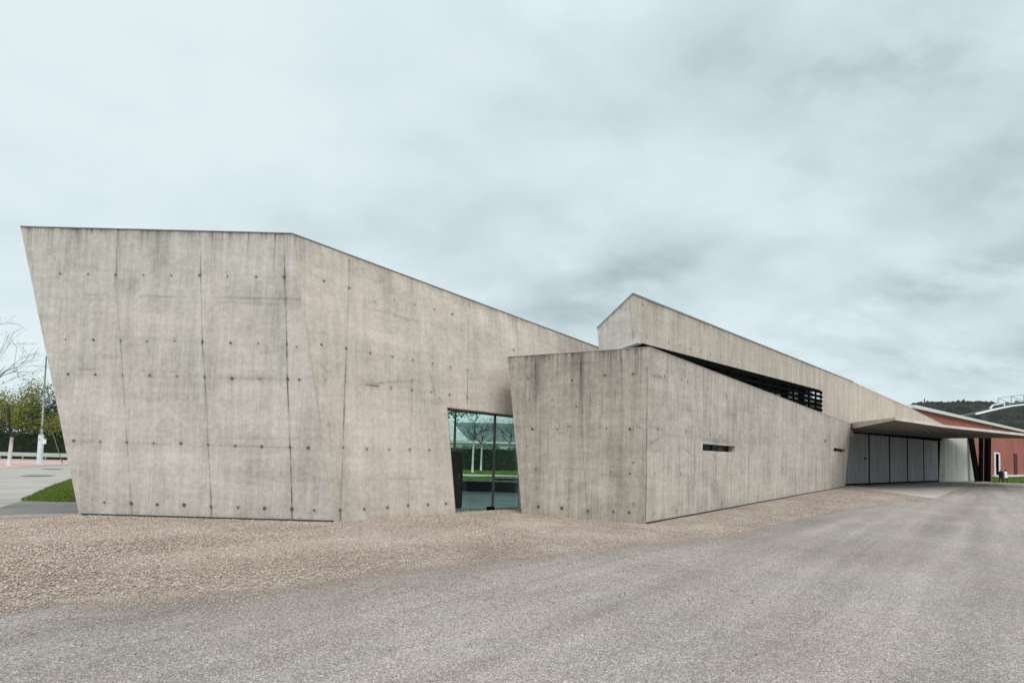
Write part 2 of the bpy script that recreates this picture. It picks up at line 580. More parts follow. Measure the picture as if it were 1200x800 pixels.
# --- receding wall with the glazed entrance
b0 = G(391, 613)
b1 = G(532, 603)
PB = Plane(b0, b1, PA.hit(342, 274))
holesB = [(x, y, random.choice((0.55, 0.75, 0.9, 1.0))) for x, y in (
    (409.5, 337.5), (439, 353.5), (462, 351), (486, 357), (509, 362.6), (530, 368), (602, 410), (377, 404), (406, 408.5), (434, 414), (460, 418),
    (484, 422), (507, 426), (528, 430), (548, 433.5), (575.5, 462), (547.5, 465.5), (527, 462.5), (506, 459.5), (483, 457), (458.7, 454.7), (405, 447.5),
    (381.6, 445.4), (380, 329.6), (402.6, 524.4), (430, 526), (456, 526.5), (480.6, 526.5), (503.4, 527.4), (625, 414), (648, 418))] + \
    [(x, y, 1.25) for x, y in ((399, 598), (427.5, 596.7), (454.5, 594.6), (478.5, 592.5), (501.6, 591.3), (523, 590))]
jB = [([(409.5, 305), (409.5, 314), (406.5, 407), (404.5, 447), (402, 525), (399, 614)], 0.9), ([(550, 352), (550, 363), (548, 434), (547.8, 474)], 0.7),
      ([(485, 405), (483, 457), (480, 540), (478.5, 606)], 0.28), ([(504, 437), (507, 452), (510, 461), (516, 468), (522.6, 473)], 0.4),
      ([(397, 614), (401, 560)], 0.3), ([(345, 278), (351, 330), (372, 470), (391, 613)], 0.32)]
sB = [([(351, 347), (400, 357)], 0.5), ([(405, 440), (440, 449), (486, 446)], 0.4), ([(440, 363), (520, 385)], 0.3), ([(428, 450), (443, 452)], 0.9),
      ([(470, 374), (560, 395)], 0.15), ([(415, 562), (520, 560)], 0.2)]
bB = [(375, 352, 0.55, 0.18, 0.10, 0), (560, 368, 0.35, 0.55, 0.22, 0.5), (596, 385, 0.3, 0.6, 0.26, 0.5), (612, 387, 0.18, 0.6, 0.2, 0.4), (450, 500, 1.4, 1.2, 0.13, 0),
      (400, 575, 0.5, 0.6, -0.07, 0), (430, 330, 1.0, 0.5, -0.05, 0), (440, 400, 1.2, 0.5, 0.08, 0)]
ty = lambda px: 274 + 0.3708 * (px - 342)
base_uv = PB.uv(614, 598)


def ground_px(pl, px):                # pixel where the plane's base line meets a column of the picture
    lo, hi = 540.0, 640.0
    for _ in range(40):
        m = (lo + hi) / 2
        if pl.hit(px, m).z > 0:
            lo = m
        else:
            hi = m
    return lo


dl = lambda py: 524 + 0.0797 * (py - 477)
wall("concrete_wall", PB, [
    (((342, 274), (dl(337.5), ty(dl(337.5))), (534, ground_px(PB, 534)), (391, 613.6)), "tbr"),
    (((dl(337.5), ty(dl(337.5))), (712, ty(712)), (712, 499), (524, 477)), "tb"),
    (((614, 487.5), (712, 499), (712, ground_px(PB, 712)), (614, ground_px(PB, 614))), "l")],
    0.02, CON_B, bld, make_spec(holesB, jB, sB, bB, (0.42, 0.35), (2.4, 1.7), 33, foot=0.3, drip=0.3), 0.3)

# --- low block in front
c0, c1 = G(612, 603.4), G(757, 615.2)
PC = Plane(c0, c1, c0 + Vector((0, 0, 1)))
holesC = [(618.7, 443.4, .8), (670.6, 445.6, .9), (708.7, 440, 1), (741.5, 438.7, 1), (647, 469, .7), (675, 476, .8), (623.7, 502.8, 1.5), (653, 503, .7), (666, 500, .8), (738, 503, 1.4),
          (711, 502, .7), (627.5, 550, 1), (716, 553, .9), (738, 555, 1.0), (630.6, 594, 1.7), (658, 595.6, 1.9), (688.7, 598.7, 1.1), (718.4, 599.7, 1.1), (737, 600.6, 1.3), (742, 542, .8), (742, 590, .6)]
jC = [([(679, 415), (680, 417), (683, 530), (689, 611)], 0.35), ([(600, 419), (603, 480), (609, 540)], 0.25), ([(654, 470), (655, 502)], 0.4), ([(740, 475), (741, 512)], 0.3),
      ([(627, 418), (628, 470)], 0.35), ([(728, 412), (729, 462)], 0.55), ([(758.5, 430), (757.5, 540), (756.5, 612)], 0.8)]
sC = [([(600, 430), (700, 425)], 0.25), ([(712, 528), (725, 524)], 0.4), ([(640, 546), (700, 552)], 0.2), ([(600, 500), (750, 500)], 0.2)]
bC = [(680, 570, 0.15, 0.15, -0.3, 0), (722, 525, 0.5, 0.35, -0.14, 0.3), (735, 440, 0.55, 1.0, -0.18, 0), (628, 445, 0.16, 0.7, -0.24, 0), (685, 440, 0.2, 0.9, -0.22, 0), (640, 570, 0.6, 0.5, 0.08, 0),
      (715, 575, 0.4, 0.3, 0.1, 0), (745, 600, 0.3, 0.3, -0.1, 0)]
wall("concrete_wall", PC, [(((595, 418.4), (761, 407), (757, 615.8), (612, 604)), "tlb")], 0.017, CON_C, bld,
     make_spec(holesC, jC, sC, bC, (0.62, 1.0), (1.5, 1.2), 45, foot=0.3, drip=0.8, hole_k=0.8), 0.35, uvoff=(31, 4),
     label="low weathered concrete wall with dark vertical streaks")

# --- long low wall running to the garage doors, with two window slots
d0, d1 = G(757, 615.2), G(990, 570.6)
PD = Plane(d0, d1, PC.hit(761, 407))
qD = ((761, 407), (997.5, 497), (990, 571), (757, 615.8))


def bil_inv(pl, q, px, py):
    c = [np.array(pl.uv(*p)) for p in q]
    tgt = np.array(pl.uv(px, py))
    s = t = 0.5
    for _ in range(60):
        P = (c[0] * (1 - s) + c[1] * s) * (1 - t) + (c[3] * (1 - s) + c[2] * s) * t
        Js = (c[1] - c[0]) * (1 - t) + (c[2] - c[3]) * t
        Jt = (c[3] * (1 - s) + c[2] * s) - (c[0] * (1 - s) + c[1] * s)
        ds, dt = np.linalg.solve(np.stack([Js, Jt], 1), tgt - P)
        s, t = s + ds, t + dt
    return s, t


def slot(pts):
    st = [bil_inv(PD, qD, *p) for p in pts]
    return ((st[0][0] + st[3][0]) / 2, (st[1][0] + st[2][0]) / 2, (st[0][1] + st[1][1]) / 2, (st[2][1] + st[3][1]) / 2)


s1 = slot(((823.5, 519.3), (862, 522.8), (861.5, 529.6), (823.5, 528)))
s2 = slot(((977, 524.7), (991, 525.9), (990.5, 529.8), (977, 528.6)))
cells = [(0, s1[0], 0, 1), (s1[0], s1[1], 0, s1[2]), (s1[0], s1[1], s1[3], 1), (s1[1], s2[0], 0, 1), (s2[0], s2[1], 0, s2[2]), (s2[0], s2[1], s2[3], 1), (s2[1], 1, 0, 1)]
rims = ["trb", "tb", "tb", "tlrb", "tb", "tb", "tlrb"]
rowD = [(779, 441), (771, 503), (804, 506.6), (767.5, 555), (798, 555), (766.6, 602), (792.5, 598.7), (832.5, 509.7), (844, 512), (855, 513), (866, 514), (875, 515),
        (827, 553.4), (849, 553), (870.6, 553), (884, 551), (896, 550.5), (907, 550), (917, 549.5), (926, 549), (822, 594), (846, 590), (868, 586), (888, 582.5),
        (906, 579.5), (922, 576.5), (806, 447.5), (830, 456), (851, 463), (870, 470), (888, 477), (905, 483), (885, 516), (895, 517), (904, 518), (912.5, 519), (921, 519.6)]
holesD = [(x, y, random.choice((0.8, 0.9, 1.1))) for x, y in rowD]
jD = [([(797.5, 427), (795.6, 452), (784.7, 533), (775, 612)], 0.28), ([(936.5, 509.5), (928, 561)], 1.25), ([(957, 546), (955, 560)], 1.1), ([(962, 485), (956, 578)], 0.2),
      ([(835, 440), (828, 515)], 0.2), ([(870, 455), (858, 590)], 0.2), ([(905, 466), (893, 584)], 0.24), ([(821, 575), (820, 598)], 0.5), ([(852, 450), (840, 594)], 0.12), ([(886, 460), (874, 588)], 0.14), ([(920, 472), (909, 582)], 0.14), ([(948, 482), (940, 578)], 0.14)]
sD = [([(763, 440), (800, 445)], 0.5), ([(790, 478), (840, 484), (870, 488)], 0.3), ([(760, 500), (800, 503), (830, 506)], 0.25), ([(765, 530), (800, 525), (815, 535)], 0.3), ([(760, 560), (975, 552)], 0.15),
      ([(762, 520), (775, 512), (785, 522), (782, 545)], 0.5)]
bD = [(844, 517, 1.6, 0.10, -0.35, 0), (860, 486, 1.5, 0.4, -0.07, 0), (800, 490, 0.6, 0.5, 0.12, 0), (775, 575, 0.4, 0.5, 0.10, 0), (967, 516.5, 0.35, 0.11, -1.1, 0)]
wall("concrete_wall", PD, [(qD, r, c) for r, c in zip(rims, cells)], 0.035, CON_D, bld,
     make_spec(holesD, jD, sD, bD, (0.32, 0.7), (1.35, 1.3), 57, foot=0.4, drip=1.0, hole_r=0.032, hole_k=0.75), 0.35, uvoff=(60, 9),
     label="long low concrete wall with two window slots")
for s in (s1, s2):
    c = [np.array(PD.uv(*p)) for p in qD]
    bl = lambda S, T: (c[0] * (1 - S) + c[1] * S) * (1 - T) + (c[3] * (1 - S) + c[2] * S) * T
    pa, pb, pc_, pd_ = bl(s[0], s[2]), bl(s[1], s[2]), bl(s[1], s[3]), bl(s[0], s[3])
    fr = MB()
    for p, q in ((pa, pb), (pb, pc_), (pc_, pd_), (pd_, pa)):
        fr.bar(PD.w(p[0], p[1], 0.27), PD.w(q[0], q[1], 0.27), 0.05, 0.05)
    mid = (pa + pb) / 2, (pc_ + pd_) / 2
    fr.bar(PD.w(*mid[0], 0.27), PD.w(*mid[1], 0.27), 0.06, 0.05)
    w = fr.build("window", M_FRAME, bld)
    g = MB()
    g.quad(PD.w(*pa, 0.3), PD.w(*pb, 0.3), PD.w(*pc_, 0.3), PD.w(*pd_, 0.3))
    g.build("pane", M_SLOTGLASS, w)

# --- garage door plane, upper block
g0, g1 = G(992, 568.6), G(1100, 564)
PG = Plane(g0, g1, g0 + Vector((0, 0, 1)))
PF2 = PG.shifted(-0.3)
cor = AY(741.5, 345, 17.6)
J = PF2.hit(1000, 447.5)
PF = Plane(Vector((cor.x, cor.y, 0)), Vector((J.x, J.y, 0)), cor)
fy = lambda px: 345 + (px - 741.5) * (447.5 - 345) / (1000 - 741.5)
jF = []
px = 770.0
step = 27.0
while px < 1000:
    jF.append(([(px, fy(px)), (px - 1, 500)], random.choice((0.12, 0.16, 0.25, 0.4)) if px > 775 else 0.55))
    px += step
    step *= 0.965
holesF = [(757.8, 394.6, 1), (784, 401.5, 1), (797, 405, 1), (809, 409, 1), (822, 411.7, 1), (833, 414.7, 1), (845, 418, .9), (857, 421, .8), (869, 424, .8), (753, 357, 1)]
holesF = [(a, b, c * 1.1) for a, b, c in holesF]
specF = make_spec(holesF, jF, [([(745, 378), (752, 378)], 0.4)], [(748, 390, 0.25, 0.7, 0.12, 0)], (0.5, 0.35), (1.3, 3.0), 71, drip=0.5)
wall("concrete_wall", PF, [
    (((741.5, 345), (962, fy(962)), (962, 457), (749, 401)), "tb"),
    (((962, fy(962)), (1000, 447.5), (1000, 512), (962, 500)), "trlb")],
    0.06, CON_F, bld, specF, 0.07, uvoff=(120, 3), label="long upper concrete wall above the black louvres")
e_l = AY(700, 385, 18.25)
PE = Plane(Vector((cor.x, cor.y, 0)), Vector((e_l.x, e_l.y, 0)), cor)
wall("concrete_wall", PE, [(((700, 385), (741.5, 345), (749, 401), (702, 418)), "tlb")], 0.03, CON_A, bld,
     make_spec([], [([(737.5, 351), (742, 397)], 0.6), ([(718, 369), (719, 412)], 0.2)], [], [], (0.4, 0.5), (0.7, 3), 83, drip=0.5), 0.3, uvoff=(90, 30))
jF2 = [([(x, 445 + (x - 1000) * 0.48), (x, 512)], 0.16) for x in (1012, 1026, 1040, 1053, 1065, 1077, 1088)]
wall("concrete_wall", PF2, [
    (((1000, 447.5), (1065, 476.6), (1065, 508), (1000, 502)), "tb"),
    (((1065, 476.6), (1110, 499.5), (1110, 511.5), (1065, 508)), "trb")],
    0.09, CON_F, bld, make_spec([], jF2, [], [], (0.35, 0.5), (1.5, 3.5), 91, drip=0.3), 0.3, uvoff=(150, 3))

# slab edge that closes the underside of the upper block
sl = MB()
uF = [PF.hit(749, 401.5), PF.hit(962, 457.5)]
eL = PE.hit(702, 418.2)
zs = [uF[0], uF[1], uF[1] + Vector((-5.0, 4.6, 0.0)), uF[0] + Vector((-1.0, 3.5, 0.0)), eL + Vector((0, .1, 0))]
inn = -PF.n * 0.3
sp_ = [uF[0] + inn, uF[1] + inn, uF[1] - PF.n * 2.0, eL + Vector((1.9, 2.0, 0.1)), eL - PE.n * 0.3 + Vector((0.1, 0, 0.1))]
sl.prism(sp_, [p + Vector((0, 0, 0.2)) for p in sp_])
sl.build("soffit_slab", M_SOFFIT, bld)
sg = MB()                              # the pale slab edge peeping out over the low roof
p0, p1 = PE.hit(722, 409.6), PE.hit(750, 400.6)
sg.bar(p0 + PE.n * 0.06 + Vector((0, 0, -0.02)), p1 + PE.n * 0.06 + Vector((0, 0, -0.02)), 0.25, 0.09)
sg.build("slab_edge", CON_W, bld)

# louvres
lv = bpy.data.objects.new("louver_screen", None)
lroot = MB()
PL = PF.shifted(0.06)
tl, tr = PL.uv(752, 403.5), PL.uv(961.5, 457.8)
nsl, gap = 8, 0.305
for i in range(nsl):
    dz = -0.10 - gap * i
    a = PL.w(tl[0], tl[1] + dz)
    b = PL.w(tr[0] + 0.05, tr[1] + dz)
    ax = (b - a).normalized()
    tilt = (PL.n * 0.85 - Vector((0, 0, 1)) * 0.28).normalized()
    h2 = Vector((0, 0, 1)) * 0.10
    off = tilt * 0.12
    lroot.prism([a - off - h2, b - off - h2, b + off - h2 * 1.0, a + off - h2 * 1.0], [a - off + h2, b - off + h2, b + off + h2, a + off + h2])
L = lroot.build("louver_screen", M_BLACK, bld)
np_ = 14
for i in range(np_ + 1):
    f = (i / np_)
    u = tl[0] + (tr[0] - tl[0]) * f
    v = tl[1] + (tr[1] - tl[1]) * f
    pb_ = MB()
    wide = 1.1 if i in (4, 7, 10, 12) else 0.14
    cpt = PL.w(u, v - 1.15, 0.30)
    pb_.box(cpt, wide / 2, 0.05, 1.2, math.atan2(PL.eu.y, PL.eu.x))
    pb_.build("post", M_BLACK, L)
bw = MB()
for k_ in (0.0, 1.0):
    pass
u0, v0 = PL.uv(752, 403.5)
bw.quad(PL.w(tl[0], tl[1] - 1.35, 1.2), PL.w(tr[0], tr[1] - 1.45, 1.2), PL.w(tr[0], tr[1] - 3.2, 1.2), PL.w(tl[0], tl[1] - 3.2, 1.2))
bw.build("sky_backboard", M_DARKROOM, bld)  # dark board added behind the louvres to block the bright sky
lg = MB()
lg.quad(PL.w(tl[0], tl[1], 0.5), PL.w(tr[0], tr[1], 0.5), PL.w(tr[0], tr[1] - 2.6, 0.5), PL.w(tl[0], tl[1] - 2.6, 0.5))
lg.build("pane", glass_mat("sky_dimming_glass", (0.34, 0.38, 0.38), 0.08), L)  # dark pane added to dim the sky seen between the slats

# copings: thin zinc strips along the wall tops
def coping(pl, pts, over=0.02, h=0.024, depth=0.42, mat=M_FLASH):
    m = MB()
    for i in range(len(pts) - 1):
        a, b = pl.hit(*pts[i]), pl.hit(*pts[i + 1])
        e = (b - a).normalized()
        a, b = a - e * 0.0, b + e * 0.0
        upv = pl.n.cross(e)
        if upv.z < 0:
            upv = -upv
        q = [a + pl.n * over, b + pl.n * over, b - pl.n * depth, a - pl.n * depth]
        m.prism([p + upv * 0.003 for p in q], [p + upv * h for p in q])
    return m.build("coping", mat, bld)


coping(PA, [(24, 266), (342, 274)])
coping(PB, [(342, 274), (712, ty(712))])
coping(PF, [(741.5, 345), (1000, 447.5)], 0.02, 0.06, 0.06)
coping(PE, [(741.5, 345), (700, 385)], 0.02, 0.05)
coping(PC, [(595, 418.4), (761, 407)], 0.012, 0.02, 0.37, CON_C)
coping(PD, [(761, 407), (997.5, 497)], 0.012, 0.02, 0.37, CON_D)

# dark base strips
def base_strip(pl, p, q, h, out=0.012):
    a, b = G(*p), G(*q)
    m = MB()
    nn = Vector((pl.n.x, pl.n.y, 0)).normalized() * out
    m.prism([a + nn, b + nn, b - nn * 4, a - nn * 4], [x + Vector((0, 0, h)) for x in (a + nn, b + nn, b - nn * 4, a - nn * 4)])
    m.build("base_strip", M_BASE, bld)


base_strip(PA, (95, 604.6), (391, 613), 0.075)
base_strip(PD, (757, 615.2), (990, 570.6), 0.08)

# hidden returns, roofs and rear walls, so that the block is closed from the side
def flat(name, pts, mat, h=0.3):
    m = MB()
    m.prism([Vector(p) - Vector((0, 0, h)) for p in pts], [Vector(p) for p in pts])
    return m.build(name, mat, bld)


atl, atr = PA.hit(24, 266), PA.hit(342, 274)
bfar = PB.hit(712, ty(712))
bback = Vector((4.2, 24.2, bfar.z - 0.3))
aback_t = Vector((atl.x + 0.3, 24.2, atl.z - 0.3))
flat("roof", [atl + Vector((0.45, 0.45, -0.3)), atr + Vector((0.05, 0.6, -0.3)), bfar + Vector((-0.5, 0.2, -0.3)), bback, aback_t], M_ROOF)
sw = MB()
a_b = Vector((a0.x, a0.y, 0))
aback = Vector((a0.x + 0.6, 24.2, 0))
nx = Vector((0.35, 0, 0))
sw.prism([a_b + Vector((0.02, 0.41, 0)), aback, aback + nx, a_b + nx + Vector((0, 0.41, 0))],
         [atl + Vector((0.02, 0.41, -0.02)), aback_t, aback_t + nx, atl + nx + Vector((0, 0.41, -0.02))])
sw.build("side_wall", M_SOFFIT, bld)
rw = MB()
rw.box((-7.35, 24.4, 3.2), 3.1, 0.15, 3.2)
rw.box((3.35, 24.4, 2.9), 1.1, 0.15, 2.9)
rw.box((-1.0, 24.4, 5.3), 3.25, 0.15, 0.5)
rw.build("rear_wall", M_SOFFIT, bld)
# room behind the glass
PBg = PB.shifted(0.22)
dg0, dg1 = PBg.hit(533, 603), PBg.hit(616, 598)
fl = MB()
fl.prism([Vector((p[0], p[1], -0.05)) for p in ((dg0.x - .6, dg0.y - 0.5), (dg1.x + .6, dg1.y + 0.3), (2.2, 24.25), (-4.2, 24.25))],
         [Vector((p[0], p[1], 0.02)) for p in ((dg0.x - .6, dg0.y - 0.5), (dg1.x + .6, dg1.y + 0.3), (2.2, 24.25), (-4.2, 24.25))])
fl.build("floor", interior_floor(), bld)
pw = MB()
pw.bar((dg0.x - .9, dg0.y + 0.2, 2.4), (-4.3, 24.2, 2.4), 0.15, 4.8)
pw.bar((1.1, 18.7, 2.4), (2.3, 24.2, 2.4), 0.15, 4.8)
pw.build("partition", M_DARKROOM, bld)
cl = MB()
cl.prism([(dg0.x - 1.2, dg0.y + 1.9, 4.8), (0.9, 19.3, 4.8), (2.4, 24.2, 4.8), (-4.4, 24.2, 4.8)], [(dg0.x - 1.2, dg0.y + 1.9, 4.95), (0.9, 19.3, 4.95), (2.4, 24.2, 4.95), (-4.4, 24.2, 4.95)])
cl.build("ceiling", M_SOFFIT, bld)
# entrance: two tall panes in a thin frame
ef = MB()
TLg, TRg = PBg.hit(523, 478.5), PBg.hit(616, 489)
BLg, BRg = PBg.hit(533.5, 602.5), PBg.hit(616, 598.5)
mt, mb_ = PBg.hit(580.3, 484), PBg.hit(577.2, 599.5)
for a, b, w_ in ((TLg, TRg, 0.10), (BLg, BRg, 0.07), (TLg, BLg, 0.05), (TRg, BRg, 0.05), (mt, mb_, 0.06)):
    ef.bar(a, b, w_, w_, up=PB.n)
gd = ef.build("glass_entrance", M_FRAME, bld)
hb = MB()
hb.box(mb_ + (BLg - BRg).normalized() * 0.12 + Vector((0, 0, 0.12)) + PB.n * 0.04, 0.14, 0.03, 0.05, math.atan2(PB.eu.y, PB.eu.x))
hb.build("floor_spring", M_BLACK, gd)
for q in ((TLg, mt, mb_, BLg), (mt, TRg, BRg, mb_)):
    g = MB()
    g.quad(*[p - PB.n * 0.004 for p in q])
    g.build("pane", M_GLASS, gd)
# right-hand returns of the low block, low roof
cb = PC.hit(595, 418.4)
rt = MB()
cbase = G(612, 603.4)
rt.prism([cbase + Vector((0.02, 0.35, 0)), cbase + Vector((0.5, 2.2, 0)), cbase + Vector((0.8, 2.2, 0)), cbase + Vector((0.4, 0.3, 0))],
         [cb + Vector((0.05, 0.36, -0.02)), Vector((cbase.x + 0.4, cbase.y + 2.2, cb.z)), Vector((cbase.x + .8, cbase.y + 2.2, cb.z)), cb + Vector((0.5, 0.3, -.02))])
rt.build("side_wall", CON_C, bld)
dte, dbe = PD.hit(997.5, 497), G(990, 570.6)
rt = MB()
back = Vector((-0.35, 3.4, 0))
rt.prism([dbe - PD.n * 0.35, dbe - PD.n * 0.35 + back, dbe + back - PD.n * 0.7, dbe - PD.n * 0.7], [dte - PD.n * 0.35, dte - PD.n * 0.35 + back, dte + back - PD.n * 0.7, dte - PD.n * 0.7])
rt.build("side_wall", CON_D, bld)
z = -0.12
flat("roof", [cb + Vector((0.5, 0.4, z)), PC.hit(761, 407) + Vector((-0.1, 0.45, z)), dte - PD.n * 0.3 + Vector((-0.6, -.4, z)), Vector((J.x - 0.5, J.y - 0.2, dte.z + z)),
              Vector((cor.x - 0.2, cor.y + 0.6, cb.z + z)), cb + Vector((0.9, 3.2, z))], M_ROOF, 0.25)
# roof and back of the upper block behind its long wall
uFt, uFr = PF.hit(741.5, 345), PF.hit(1000, 447.5)
flat("roof", [uFt - PF.n * 0.35 + PF.eu * 0.7 + Vector((0, 0, -0.3)), uFr - PF.n * 0.3 + Vector((0, 0, -0.25)), uFr - PF.n * 3.5 + Vector((0, 0, -0.4)), e_l - PE.n * 0.3 + Vector((2.0, 2.2, -0.2)), e_l - PE.n * 0.32 + Vector((0.05, 0.0, -0.15))], M_ROOF, 0.2)
hr = MB()
hb0, hb1 = PG.w(-0.4, 0, 9.0), PG.w(30.0, 0, 9.0)
ht = PF2.hit(1065, 476.6)
hr.prism([PG.w(0, 4.2, 0.35), PG.w(19.5, 4.6, .35), PG.w(19.5, 4.6, 10), PG.w(0, 4.2, 10)], [PG.w(0, 7.2, 0.35), PG.w(19.5, 6.6, .35), PG.w(19.5, 5.8, 10), PG.w(0, 7.2, 10)])
hr.build("hall_roof", M_ROOF, bld)

# --- garage doors
doorx = [993.5, 1018.8, 1042.8, 1063.8, 1082.8, 1100]
dtop = lambda px: 506 + (px - 1000) * (515.6 - 506) / 100
dbot = lambda px: 567.6 + (px - 993) * (563.0 - 567.6) / 107
us = [PG.uv(x, 540)[0] for x in doorx]
us[0] -= 0.9
bk = MB()
bk.quad(PG.w(us[0] - 1.5, -0.02, 0.12), PG.w(us[-1] + 1.4, -0.02, 0.12), PG.w(us[-1] + 1.4, 5.6, 0.12), PG.w(us[0] - 1.5, 5.2, 0.12))
for u in us[1:]:
    bk.box(PG.w(u, 2.4, 0.06), 0.10, 0.06, 2.45, math.atan2(PG.eu.y, PG.eu.x))
bk.bar(PG.w(us[0], PG.uv(1000, dtop(1000) - 1.2)[1], -0.02), PG.w(us[-1] + 1.3, PG.uv(1100, dtop(1100) - 1.2)[1], -0.02), 0.1, 0.42)
bk.build("door_frame", M_BLACK, bld)
for i in range(5):
    ua, ub = us[i] + 0.13, us[i + 1] - 0.13
    xa, xb = max(993.5, doorx[i]), doorx[i + 1]
    va, vb = PG.uv(xa, dtop(xa))[1], PG.uv(xb, dtop(xb))[1]
    n_u, n_v = 40, 40
    S, T = np.meshgrid(np.linspace(0, 1, n_u), np.linspace(0, 1, n_v))
    U = (ua + (ub - ua) * S).ravel()
    V = ((0.14) * (1 - T) + ((va - .03) * (1 - S) + (vb - .03) * S) * T).ravel()
    P = np.array(PG.o) + U[:, None] * np.array(PG.eu) + V[:, None] * np.array(PG.ev) - 0.03 * np.array(PG.n)
    I = np.arange(n_u * n_v).reshape(n_v, n_u)
    Fq = np.stack([I[:-1, :-1], I[:-1, 1:], I[1:, 1:], I[1:, :-1]], -1).reshape(-1, 4)
    dirt = 0.28 * np.clip(vnoise1(U, 3, 40 + i) - 0.45, 0, 1) + 0.2 * np.exp(-V / 0.3) * vnoise1(U, 5, 50 + i)
    # edges wrapped back so that the leaf has thickness
    nb = len(P)
    ring = np.concatenate([I[0, :], I[1:, -1], I[-1, -2::-1], I[-2:0:-1, 0]])
    B = P[ring] - 0.06 * np.array(PG.n)
    m_ = len(ring)
    a = np.arange(m_)
    Fr = np.stack([ring, ring[(a + 1) % m_], nb + (a + 1) % m_, nb + a], 1)
    gdo = np_mesh("garage_door", np.concatenate([P, B]), np.concatenate([Fq, Fr]), CON_DOOR, bld, {"dirt": np.concatenate([dirt, dirt[ring]]), "tone": np.full(nb + m_, -0.05 + 0.03 * i)},
            np.concatenate([np.stack([U, V], 1), np.stack([U, V], 1)[ring]]))
    if i == 0:
        hm = MB()
        hm.box(PG.w(ub - 0.95, 2.3, -0.02), 0.13, 0.05, 0.13, math.atan2(PG.eu.y, PG.eu.x))
        hm.build('handle', M_BASE, gdo)

# --- pale wedge wall beyond the doors
w0, w1, w2 = G(1100, 563.9), G(1107.5, 564.1), G(1143.5, 563.2)
PW1 = Plane(w0, w1, w0 + Vector((0, 0, 1)))
PW2 = Plane(w1, w2, w1 + Vector((0, 0, 1)))
wall("concrete_wall", PW1, [(((1102, 517), (1107, 512), (1107.5, 564.1), (1100.4, 563.9)), "t")], 0.1, CON_W, bld, make_spec(seed=3, top=(.1, .5)), 0.3, uvoff=(7, 70))
wall("concrete_wall", PW2, [(((1107, 511), (1136, 511), (1143.5, 563.3), (1107.5, 564.2)), "tr")], 0.1, CON_W, bld,
     make_spec([], [], [], [(1121, 535, 0.5, 1.8, -0.28, 0), (1112, 545, 0.4, 1.5, -0.1, 0)], (0.1, 0.5), None, 5), 0.4, uvoff=(17, 80), label="pale wedge of concrete wall beyond the garage doors")

# --- canopy
P1 = AY(998, 502.3, dte.y + 0.25)
P2 = AY(1049, 492.0, 29.7)
P2b = AY(1107, 500.6, 33.6)
P3b = AY(1200, 510.4, 41.2)
P3 = P3b + (P3b - P2b) * 0.7
Q3 = AY(1203, 513.8, 57.0)
Q2 = AY(1162, 512.8, 64.5)
Q1 = AY(1106, 513.6, PG.hit(1100, 540).y + 0.3)
Q0 = PG.hit(1000, 506.0) - PG.n * 0.1
bot = [P1, P2, P2b, P3b, P3, Q3, Q2, Q1, Q0]
th = [0.52, 0.15, 0.17, 0.19, 0.2, 0.18, 0.2, 0.25, 0.3]
top = [p + Vector((0, 0, h)) for p, h in zip(bot, th)]
ca = MB()
n_ = len(bot)
ca.v = [tuple(p) for p in bot] + [tuple(p) for p in top]
tri = [(0, 1, 8), (1, 2, 8), (8, 2, 7), (2, 3, 7), (7, 3, 6), (3, 5, 6), (3, 4, 5)]
for t in tri:
    ca.f.append(tuple(reversed(t)))
    ca.f.append(tuple(i + n_ for i in t))
for i in range(n_):
    j = (i + 1) % n_
    ca.f.append((i, j, n_ + j, n_ + i))
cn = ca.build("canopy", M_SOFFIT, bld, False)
cn["label"] = "thin concrete canopy pointing out over the garage doors"
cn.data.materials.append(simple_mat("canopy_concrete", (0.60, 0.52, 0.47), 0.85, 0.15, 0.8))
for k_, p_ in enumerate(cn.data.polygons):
    p_.material_index = 0 if (k_ < 14 and k_ % 2 == 0) else 1  # underside gets the shade-darkened concrete, rim and top the pale copy
# columns
def blade(tp, bt, wpx, y, dpt):
    m = MB()
    a, b = AY(tp[0], tp[1], y), G(*bt)
    s = y / F_PX * wpx / 2
    e = Vector((1, 0.15, 0)).normalized() * s
    d = Vector((-0.3, 1, 0)).normalized() * dpt
    m.prism([b - e, b + e, b + e + d, b - e + d], [a - e, a + e, a + e + d, a - e + d])
    m.build("column", M_BLACK, bld)


yc = G(1147, 563.8).y
blade((1138.5, 512.0), (1147, 563.9), 6.0, yc, 0.2)
blade((1151.2, 512.0), (1150.7, 564.0), 3.6, yc - 0.5, 0.25)
blade((1155.2, 512.0), (1154.7, 563.6), 2.0, yc + 0.5, 0.1)
blade((1159.8, 512.0), (1159.2, 564.0), 4.4, yc - 0.5, 0.25)

# black locker just inside the glass
ck = thing("locker", (G(533, 585).x, 17.2, 0), "tall black locker standing just inside the glass entrance", "locker")
m = MB()
la, lb = AY(524, 529, 16.9), AY(541.5, 529, 16.9)
m.box(((la.x + lb.x) / 2, 17.15, la.z / 2 + 0.01), (lb.x - la.x) / 2, 0.25, la.z / 2)
m.build("body", M_BLACK, ck)
m = MB()
m.box(((la.x + lb.x) / 2 + 0.02, 16.89, la.z / 2), (lb.x - la.x) / 2 - 0.03, 0.008, la.z / 2 - 0.06)
dd = m.build("door", M_BLACK, ck)
m = MB()
m.box((lb.x - 0.07, 16.87, 1.05), 0.012, 0.012, 0.09)
m.build("handle", M_FRAME, dd)

# ------------------------------------------------------------------ ground
def ground_mat():
    m, nt, b = new_mat("rough_grassland")
    x = NT(nt)
    P = x.n("ShaderNodeTexCoord").outputs["Object"]
    f = x.noise(P, 0.05, 6)
    x.set(b.inputs["Base Color"], x.ramp(f, [(0.3, (0.05, 0.065, 0.025)), (0.7, (0.10, 0.11, 0.05))]))
    b.inputs["Roughness"].default_value = 1
    return m


